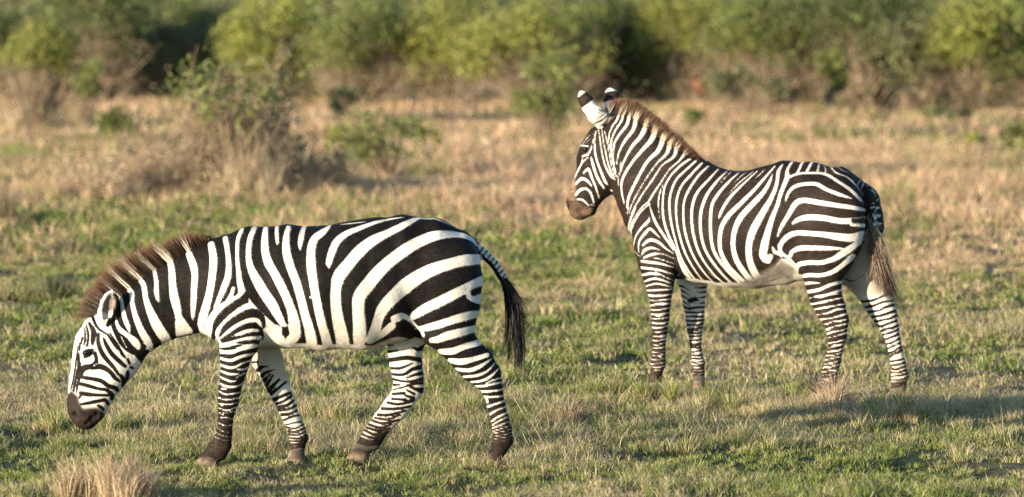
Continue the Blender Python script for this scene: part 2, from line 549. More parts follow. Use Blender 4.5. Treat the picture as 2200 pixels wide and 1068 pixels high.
def spline(pts, step):
    """Catmull-Rom through the traced points, one sample every few pixels"""
    P = np.array(pts, float)
    if len(P) < 2: return [tuple(x) for x in P]
    E = np.concatenate([[2 * P[0] - P[1]], P, [2 * P[-1] - P[-2]]])
    out = []
    for i in range(1, len(E) - 2):
        p0, p1, p2, p3 = E[i - 1:i + 3]
        n = max(1, int(np.linalg.norm((p2 - p1)[:2]) / step))
        for k in range(n):
            t = k / n
            out.append(0.5 * (2 * p1 + (p2 - p0) * t + (2 * p0 - 5 * p1 + 4 * p2 - p3) * t * t + (3 * p1 - p0 - 3 * p2 + p3) * t ** 3))
    out.append(P[-1])
    return [(x[0], x[1], max(x[2], 0.5)) for x in out]

class Animal:
    def __init__(self, fr, chains, h=0.009):
        """chains: name -> dict(st=stations, k=blend, cap=(c0,c1), carve=...)"""
        self.fr = fr
        self.names = list(chains)
        self.chains = chains
        segs = {nm: chain_segments(fr, ch['st']) for nm, ch in chains.items()}
        self.segs = segs
        allc = np.array([s for v in segs.values() for s in v])
        r = np.maximum(allc[:, 3], allc[:, 4])
        lo = (allc[:, :3] - r[:, None]).min(0) - 0.05
        hi = (allc[:, :3] + r[:, None]).max(0) + 0.05
        n = np.ceil((hi - lo) / h).astype(int) + 1
        self.lo, self.h = lo, h
        total = np.full(n, 0.5, np.float32)
        ax = [lo[i] + h * np.arange(n[i]) for i in range(3)]
        self.perchain = {}
        for nm, ch in chains.items():
            sg = segs[nm]
            k = ch.get('k', 0.04)
            cap0, cap1 = ch.get('cap', (0.5, 0.5))
            best = None
            a = np.array(sg); rr = np.maximum(a[:, 3], a[:, 4])[:, None]
            blo = (a[:, :3] - rr).min(0) - k - 0.03; bhi = (a[:, :3] + rr).max(0) + k + 0.03
            i0 = np.clip(((blo - lo) / h).astype(int), 0, n - 1); i1 = np.clip(np.ceil((bhi - lo) / h).astype(int) + 1, 0, n)
            f = np.full(i1 - i0, 0.5, np.float32)
            for j in range(len(sg) - 1):
                s0, s1 = sg[j], sg[j + 1]
                q = np.array([s0[:3], s1[:3]]); R_ = max(s0[3], s0[4], s1[3], s1[4]) + k + 0.02
                a0 = np.maximum(((q.min(0) - R_ - lo) / h).astype(int), i0); a1 = np.minimum(np.ceil((q.max(0) + R_ - lo) / h).astype(int) + 1, i1)
                if (a1 <= a0).any(): continue
                G = np.stack(np.meshgrid(*[ax[i][a0[i]:a1[i]] for i in range(3)], indexing='ij'), -1).astype(np.float32)
                c0 = cap0 if j == 0 else 0.6
                c1 = cap1 if j == len(sg) - 2 else 0.6
                d = seg_field(G, s0, s1, c0, c1).astype(np.float32)
                b0 = a0 - i0; b1 = a1 - i0
                v = f[b0[0]:b1[0], b0[1]:b1[1], b0[2]:b1[2]]
                f[b0[0]:b1[0], b0[1]:b1[1], b0[2]:b1[2]] = smin(v, d, ch.get('ks', 0.025))
            v = total[i0[0]:i1[0], i0[1]:i1[1], i0[2]:i1[2]]
            if ch.get('sub'):
                total[i0[0]:i1[0], i0[1]:i1[1], i0[2]:i1[2]] = -smin(-v, f, k)
            else:
                total[i0[0]:i1[0], i0[1]:i1[1], i0[2]:i1[2]] = smin(v, f, k)
        V, F = surface_nets(total, lo, h)
        V = taubin(V, F, 3)
        self.V, self.F = V, F
        # which chain each vertex belongs to
        Vf = V.astype(np.float32)
        best = np.full(len(V), 9.0); own = np.zeros(len(V), int)
        for ci, nm in enumerate(self.names):
            if chains[nm].get('sub'): continue
            sg = segs[nm]
            for j in range(len(sg) - 1):
                q = np.array([sg[j][:3], sg[j + 1][:3]]); R_ = max(sg[j][3], sg[j][4], sg[j + 1][3], sg[j + 1][4]) + 0.1
                m = ((Vf > q.min(0) - R_) & (Vf < q.max(0) + R_)).all(1)
                if not m.any(): continue
                d = seg_field(Vf[m], sg[j], sg[j + 1], 0.6, 0.6)
                bm = best[m]; om = own[m]
                w_ = d < bm
                bm[w_] = d[w_]; om[w_] = ci
                best[m] = bm; own[m] = om
        self.own = own
        self.refresh()
    trim = TRIM
    def refresh(self):
        self.bvh = BVHTree.FromPolygons([tuple(v) for v in self.V], [tuple(int(i) for i in f) for f in self.F])
    def hit(self, px, py):
        d = self.fr.M @ ray(px, py); d /= np.linalg.norm(d)
        r = self.bvh.ray_cast(Vector(self.fr.cam), Vector(d))
        if r[0] is None: return None
        return np.array(r[0])
    def wrap(self, pts):
        """traced points laid on the skin; a stroke that leaves the outline goes on round the far edge"""
        H = [self.hit(q[0], q[1]) for q in pts]
        if not any(h is not None for h in H):
            out = []
            for q in pts:
                u_, z_ = self.fr.trace(q[0], q[1], 0.0)
                co = self.bvh.find_nearest(Vector((u_, 0.02, z_)))[0]
                out.append(np.array(co))
            return out, pts
        P3 = []; W = []
        def walk(E, q):
            u_, z_ = self.fr.trace(q[0], q[1], 0.0)
            tgt = np.array(self.bvh.find_nearest(Vector((u_, 0.0, z_)))[0])
            r = []
            for s_ in np.linspace(0.12, 1, 9):
                m_ = E + (tgt - E) * s_
                m_[1] = E[1] * (1 - s_)
                r.append(np.array(self.bvh.find_nearest(Vector(m_))[0]))
            return r
        good = [i for i, h in enumerate(H) if h is not None]
        a, b = good[0], good[-1]
        if a > 0:
            P3 += walk(H[a], pts[0])[::-1]; W += [pts[a]] * 9
        for i in range(a, b + 1):
            if H[i] is not None:
                P3.append(H[i]); W.append(pts[i])
        if b < len(H) - 1:
            P3 += walk(H[b], pts[-1]); W += [pts[b]] * 9
        return P3, W
    def push(self, items):
        """(px, py, radius_px, depth_m): small dents (< 0) and swellings (> 0) on both sides"""
        s = self.fr.scale()
        me_n = self.normals()
        for (px, py, rp, dep) in items:
            h = self.hit(px, py)
            if h is None: continue
            r = rp * s
            for sgn in (1, -1):
                c = h * np.array([1, sgn, 1])
                d2 = ((self.V - c) ** 2).sum(1)
                self.V = self.V + me_n * (np.exp(-d2 / (r * r)) * dep)[:, None]
    def normals(self):
        V, F = self.V, self.F
        n = np.cross(V[F[:, 2]] - V[F[:, 0]], V[F[:, 3]] - V[F[:, 1]])
        N = np.zeros_like(V)
        for k in range(4):
            for c in range(3):
                N[:, c] += np.bincount(F[:, k], n[:, c], len(V))
        return N / (np.linalg.norm(N, axis=1)[:, None] + 1e-9)
    def stripes(self, ops, legs):
        """legs: name -> (cut pixel y, side offset, base 'W'/'B'); everything else is body"""
        V = self.V; s = self.fr.scale()
        zc = {}
        legmask = {}
        body = np.ones(len(V), bool)
        for nm, (cut, lat, base) in legs.items():
            z = self.fr.trace(np.mean([(q[0] + q[2]) / 2 for q in self.chains[nm]['st'][-10:]]), cut, lat)[1]
            m = self.own == self.names.index(nm)
            legmask[nm] = m & (V[:, 2] < z + 0.03)
            body &= ~(m & (V[:, 2] < z))
        f = np.full(len(V), -0.06)
        for nm, (cut, lat, base) in legs.items():
            f[legmask[nm] & ~body] = 0.06 if base == 'W' else -0.06
        masks = {}
        KL = 0.45
        for (grp, kind, pts) in ops:
            isleg = grp in legs
            m = legmask[grp] if isleg else body
            idx = np.nonzero(m)[0]
            if isleg:
                if kind in 'WBL' and grp in ('FH', 'FF') and len(pts) > 2:      # carry the hoop to the edge of the leg
                    a_, b_ = np.array(pts[-2]), np.array(pts[-1]); e_ = (b_ - a_)[:2]; e_ = e_ / (np.linalg.norm(e_) + 1e-6) * 6
                    pts = pts + [(b_[0] + e_[0], b_[1] + e_[1], b_[2])]
                if kind in 'WBL': pts = spline(pts, 6.0)
                lat = legs[grp][1]
                P3 = [np.array([self.fr.trace(p[0], p[1], lat)[0], lat, self.fr.trace(p[0], p[1], lat)[1]]) for p in pts]
            elif kind in 'WBL':
                pts = spline(pts, 6.0)
                P3, pts = self.wrap(pts)
            else:
                P3 = []
                for p in pts:
                    h = self.hit(p[0], p[1])
                    if h is None:
                        u_, z_ = self.fr.trace(p[0], p[1], 0.05)
                        h = np.array([u_, 0.05, z_])
                    P3.append(h)
            if kind in 'WBL':
                Wd = [(p[2] if kind == 'L' else max(p[2] - self.trim, p[2] * .55) if kind == 'W' else p[2] * 1.12 + 1.3 * TRIM) * s / 2 for p in pts]
                Q = V[idx].copy()
                if isleg: Q[:, 1] = legs[grp][1]
                else: Q[:, 1] = np.abs(Q[:, 1]) * KL
                A = [x.copy() for x in P3]
                for x in A: x[1] = x[1] if isleg else abs(x[1]) * KL
                A = np.array(A)
                mg = max(Wd) + 0.06
                near = ((Q > A.min(0) - mg) & (Q < A.max(0) + mg)).all(1)
                if not near.any(): continue
                Qn = Q[near]; sd = np.full(len(Qn), -1.0)
                if len(A) == 1:
                    sd = Wd[0] - np.linalg.norm(Qn - A[0], axis=1)
                for i in range(len(A) - 1):
                    e = A[i + 1] - A[i]; r = Qn - A[i]
                    t = np.clip((r @ e) / (e @ e + 1e-12), 0, 1)
                    d = np.linalg.norm(r - t[:, None] * e, axis=1)
                    sd = np.maximum(sd, Wd[i] + (Wd[i + 1] - Wd[i]) * t - d)
                ii = idx[near]
            else:
                sd = poly_sd(V[idx][:, [0, 2]], [(x[0], x[2]) for x in P3])
                ii = idx
            if kind == 'L':
                kind = 'K'
            if kind in ('W', 'w'):
                f[ii] = np.maximum(f[ii], sd)
            elif kind in ('B', 'k'):
                f[ii] = np.minimum(f[ii], -sd)
            else:
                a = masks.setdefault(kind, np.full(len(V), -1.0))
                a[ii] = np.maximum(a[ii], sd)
        # pale underside of the barrel
        nn = self.normals()
        f = np.where(self.own == self.names.index('torso'), np.maximum(f, (-0.86 - nn[:, 2]) * .15), f)
        self.f = np.clip(f, -0.06, 0.06)
        self.masks = masks
        self.body = body
    def colours(self, pale, dark, muzzle, hoof, legdirt=None):
        V = self.V
        n = len(V)
        cw = np.tile(np.array(pale), (n, 1)); cb = np.tile(np.array(dark), (n, 1))
        z = V[:, 2]
        nz = fbm(V[:, 0] * 9, V[:, 2] * 9, 3, 3)
        # dusty lower legs and belly
        dt = np.clip(sstep(0.42, 0.05, z) * 0.6 + (nz - 0.5) * 0.7 * sstep(.9, .2, z), 0, 0.75)[:, None]
        cw = cw * (1 - dt) + np.array([0.46, 0.32, 0.2]) * dt
        cb = cb * (1 - dt * 0.35) + np.array([0.09, 0.055, 0.035]) * dt * 0.35
        for kk, colr, soft in (('T', (0.165, 0.10, 0.064), 0.02), ('M', muzzle, 0.012), ('O', hoof, 0.004), ('K', (0.008, 0.006, 0.005), 0.004), ('G', (0.2, 0.16, 0.13), 0.01), ('Y', (0.020, 0.013, 0.010), 0.03), ('C', (0.22, 0.185, 0.15), 0.03), ('D', (0.43, 0.355, 0.27), 0.02)):  # C: grey belly hair, darkened further to paint in the belly's shade
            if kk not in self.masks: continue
            dk_ = kk == 'D'  # D: tan painted over pale upper far legs in place of shade
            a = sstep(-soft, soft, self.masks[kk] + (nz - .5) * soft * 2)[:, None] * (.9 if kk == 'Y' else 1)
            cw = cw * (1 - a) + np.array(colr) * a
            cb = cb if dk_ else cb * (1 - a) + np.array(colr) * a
        self.cw, self.cb = cw, cb
    def make(self, name, parent):
        # local axes (u, w, z) are laid along the root's x, -y, z; winding kept outward
        V = self.V.copy(); V[:, 1] *= -1
        o = raw_mesh(name, V, self.F[:, ::-1], M_HIDE, parent, smooth=True,
                     cols={"stripe": self.f, "pale": self.cw, "dark": self.cb})
        return o
    def stripe_at(self, P):
        """stripe value at the nearest skin vertices of the points"""
        out = []
        for p in P:
            co, nn, fi, dd = self.bvh.find_nearest(Vector(p))
            out.append(self.f[self.F[fi]].mean())
        return np.array(out)

def hair_mesh(name, base, tip, sag, width, c_root, c_tip, parent, segs=4, seed=1):
    """tapering flat strands; base, tip (N,3) in animal axes; sag (N,3) bends the middle"""
    r = np.random.default_rng(seed)
    N = len(base)
    V = np.empty((N, 2 * segs + 1, 3)); Cc = np.empty((N, 2 * segs + 1, 3))
    ang = r.uniform(0, 2 * np.pi, N)
    side = np.stack([np.cos(ang), np.sin(ang) * .9, np.sin(ang) * .5], -1)
    d = tip - base
    d = d / (np.linalg.norm(d, axis=1)[:, None] + 1e-9)
    side = side - (side * d).sum(1)[:, None] * d
    side /= np.linalg.norm(side, axis=1)[:, None] + 1e-9
    for i in range(segs + 1):
        t = i / segs
        c = base + (tip - base) * t + sag * (4 * t * (1 - t))
        col = c_root(t) if callable(c_root) else c_root * (1 - t) + c_tip * t
        if i < segs:
            wv = side * (width * (1 - 0.75 * t))[:, None] / 2
            V[:, 2 * i] = c - wv; V[:, 2 * i + 1] = c + wv
            Cc[:, 2 * i] = col; Cc[:, 2 * i + 1] = col
        else:
            V[:, 2 * i] = c; Cc[:, 2 * i] = col
    b = np.arange(N)[:, None] * (2 * segs + 1)
    Fs = []
    for i in range(segs):
        k = 2 * i
        if i < segs - 1:
            Fs += [b + [k, k + 1, k + 3], b + [k, k + 3, k + 2]]
        else:
            Fs += [b + [k, k + 1, k + 2]]
    V = V.reshape(-1, 3); V[:, 1] *= -1
    return raw_mesh(name, V, np.concatenate(Fs), M_HAIR, parent, cols={"col": Cc.reshape(-1, 3)})

def coat(an, parent, n, seed, thr=0.0025):
    """short lying hair over the whole skin, each hair in the colour of the skin it grows from"""
    r = np.random.default_rng(seed)
    V, F = an.V, an.F
    N_ = an.normals()
    fi = r.integers(0, len(F), n)
    s, t = r.random(n), r.random(n)
    wts = np.stack([(1 - s) * (1 - t), s * (1 - t), s * t, (1 - s) * t], 1)
    q = F[fi]
    mix = lambda A: sum(A[q[:, k]] * (wts[:, k, None] if A.ndim > 1 else wts[:, k]) for k in range(4))
    P, Nn, f = mix(V), mix(N_), mix(an.f)
    Nn /= np.linalg.norm(Nn, axis=1)[:, None] + 1e-9
    ow = an.own[q[:, 0]]
    nm = np.array(an.names)[ow]
    body = np.isin(nm, ['torso'])
    leg = np.isin(nm, ['NF', 'FF', 'NH', 'FH'])
    low = leg & (P[:, 2] < .75 * np.percentile(V[:, 2], 60))
    flow = np.tile(np.array([.8, 0, -.6]), (n, 1))
    flow[low] = (.12, 0, -1)
    flow += r.normal(0, .18, (n, 3))
    flow -= (flow * Nn).sum(1)[:, None] * Nn
    flow /= np.linalg.norm(flow, axis=1)[:, None] + 1e-9
    L = np.where(low, .005, np.where(body | leg, .0085, np.where(nm == 'neck', .0085, .005))) * r.uniform(.6, 1.4, n)
    side = np.cross(flow, Nn) + Nn * r.normal(0, .22, (n, 1))
    side /= np.linalg.norm(side, axis=1)[:, None] + 1e-9
    d = flow + Nn * r.uniform(.10, .34, n)[:, None]
    W = .0018 * r.uniform(.7, 1.3, n)
    base = P - Nn * .001
    VV = np.stack([base - side * W[:, None] / 2, base + side * W[:, None] / 2, base + d * L[:, None]], 1)
    white = sstep(-thr, thr, f + r.normal(0, .0012, n))[:, None]
    cw, cb = mix(an.cw), mix(an.cb)
    tuft = fbm(P[:, 0] * 40, P[:, 2] * 40 + P[:, 1] * 30, seed, 2)[:, None]
    c = cw * (.86 + .28 * tuft) * white + cb * (.35 + 1.5 * tuft) * (1 - white)
    c *= r.uniform(.85, 1.15, (n, 1))
    VV = VV.reshape(-1, 3); VV[:, 1] *= -1
    Fq = np.arange(n * 3).reshape(n, 3)
    return raw_mesh("coat", VV, Fq, M_COAT, parent, cols={"col": np.repeat(c, 3, 0)})

def poly_lerp(pts, t):
    pts = np.array(pts, float)
    L = np.concatenate([[0], np.cumsum(np.linalg.norm(np.diff(pts, axis=0), axis=1))])
    L /= L[-1]
    return np.stack([np.interp(t, L, pts[:, k]) for k in range(pts.shape[1])], -1)

def paired_lerp(a, b, t):
    """interpolate two matched polylines by index parameter"""
    a = np.array(a, float); b = np.array(b, float)
    L = np.concatenate([[0], np.cumsum(np.linalg.norm(np.diff(a, axis=0), axis=1))]); L /= L[-1]
    f = lambda p: np.stack([np.interp(t, L, p[:, k]) for k in range(2)], -1)
    return f(a), f(b)

def mane(an, name, base_px, tip_px, n, thick, parent, cols, seed, wfade=(0.35, 0.95), jit=0.12, lean=0.0, width=0.0032, forelock=2.0):
    r = np.random.default_rng(seed)
    t = np.sort(r.random(n))
    # clumped: strands gather into tufts
    nt_ = 90
    ti = np.clip(t + 0.35 * (np.round(t * nt_) / nt_ - t), 0, 1)
    A, B = paired_lerp(base_px, tip_px, t)
    A2, B2 = paired_lerp(base_px, tip_px, ti)
    lat = r.normal(0, thick, n)
    base = np.empty((n, 3)); tip = np.empty((n, 3))
    fr = an.fr
    tuft = r.uniform(-1, 1, nt_ + 1)[np.round(t * nt_).astype(int)]
    for i in range(n):
        u, z = fr.trace(A[i, 0], A[i, 1], 0); base[i] = (u, lat[i], z)
        u2, z2 = fr.trace(B2[i, 0], B2[i, 1], 0)
        ln = 1 + r.normal(0, jit) + tuft[i] * 0.06
        tip[i] = (u + (u2 - u) * ln, lat[i] * 1.6 + r.normal(0, 0.012) + lean, z + (z2 - z) * ln)
    # sit the roots just under the skin, following its crest
    dirv = tip - base
    for i in range(n):
        co, nn, fi, dd = an.bvh.find_nearest(Vector(base[i]))
        base[i] = np.array(co) - np.array(nn) * 0.006
    tip += r.normal(0, 0.006, (n, 3))
    sd = an.stripe_at(base + np.array([0, 0, -0.012]))
    white = sstep(-0.004, 0.004, sd + r.normal(0, 0.003, n)) * (1 - .85 * sstep(forelock, forelock + .06, t))
    root, mid, tp, pale = [np.array(c) for c in cols]
    hair_v = r.uniform(0.7, 1.3, (n, 1))
    def col(tt):
        dk = root * (1 - tt) + mid * tt
        k2 = max(0, (tt - 0.55) / 0.45)
        dk = dk * (1 - k2) + tp * k2
        wk = (white * (1 - sstep(wfade[0], wfade[1], tt)))[:, None]
        return (dk * (1 - wk) + pale * wk) * hair_v
    return hair_mesh(name, base, tip, r.normal(0, 0.004, (n, 3)), np.full(n, width) * r.uniform(.6, 1.3, n), col, None, parent, segs=4, seed=seed)

def eye_part(an, px, py, r, parent, lat_in=0.012):
    h = an.hit(px, py)
    bm = []
    n1, n2 = 12, 18
    V = []; F = []
    c = np.array([h[0], h[1] - lat_in, h[2]])
    for i in range(n1 + 1):
        for j in range(n2):
            a, b = math.pi * i / n1, 2 * math.pi * j / n2
            V.append((c[0] + r * math.sin(a) * math.cos(b), c[1] + r * math.sin(a) * math.sin(b), c[2] + r * 0.85 * math.cos(a)))
    for i in range(n1):
        for j in range(n2):
            F.append((i * n2 + j, (i + 1) * n2 + j, (i + 1) * n2 + (j + 1) % n2, i * n2 + (j + 1) % n2))
    V = np.array(V)
    out = []
    for sgn in (1, -1):
        W = V.copy(); W[:, 1] *= -sgn
        out.append(raw_mesh("eye", W, np.array(F), M_EYE, parent, smooth=True))
    return out

def root_for(name, fr):
    e = empty(name, fr.o)
    e.rotation_euler = (0, 0, math.atan2(fr.u[1], fr.u[0]))
    return e
# ------------------------------------------------------------------ grazing zebra
def with_lat(rows, lats, bs):
    """add side offset and half-thickness, interpolated down the list"""
    n = len(rows)
    k = np.linspace(0, 1, n)
    la = np.interp(k, np.linspace(0, 1, len(lats)), lats)
    return [tuple(r) + (float(a), float(b)) for r, a, b in zip(rows, la, bs)]

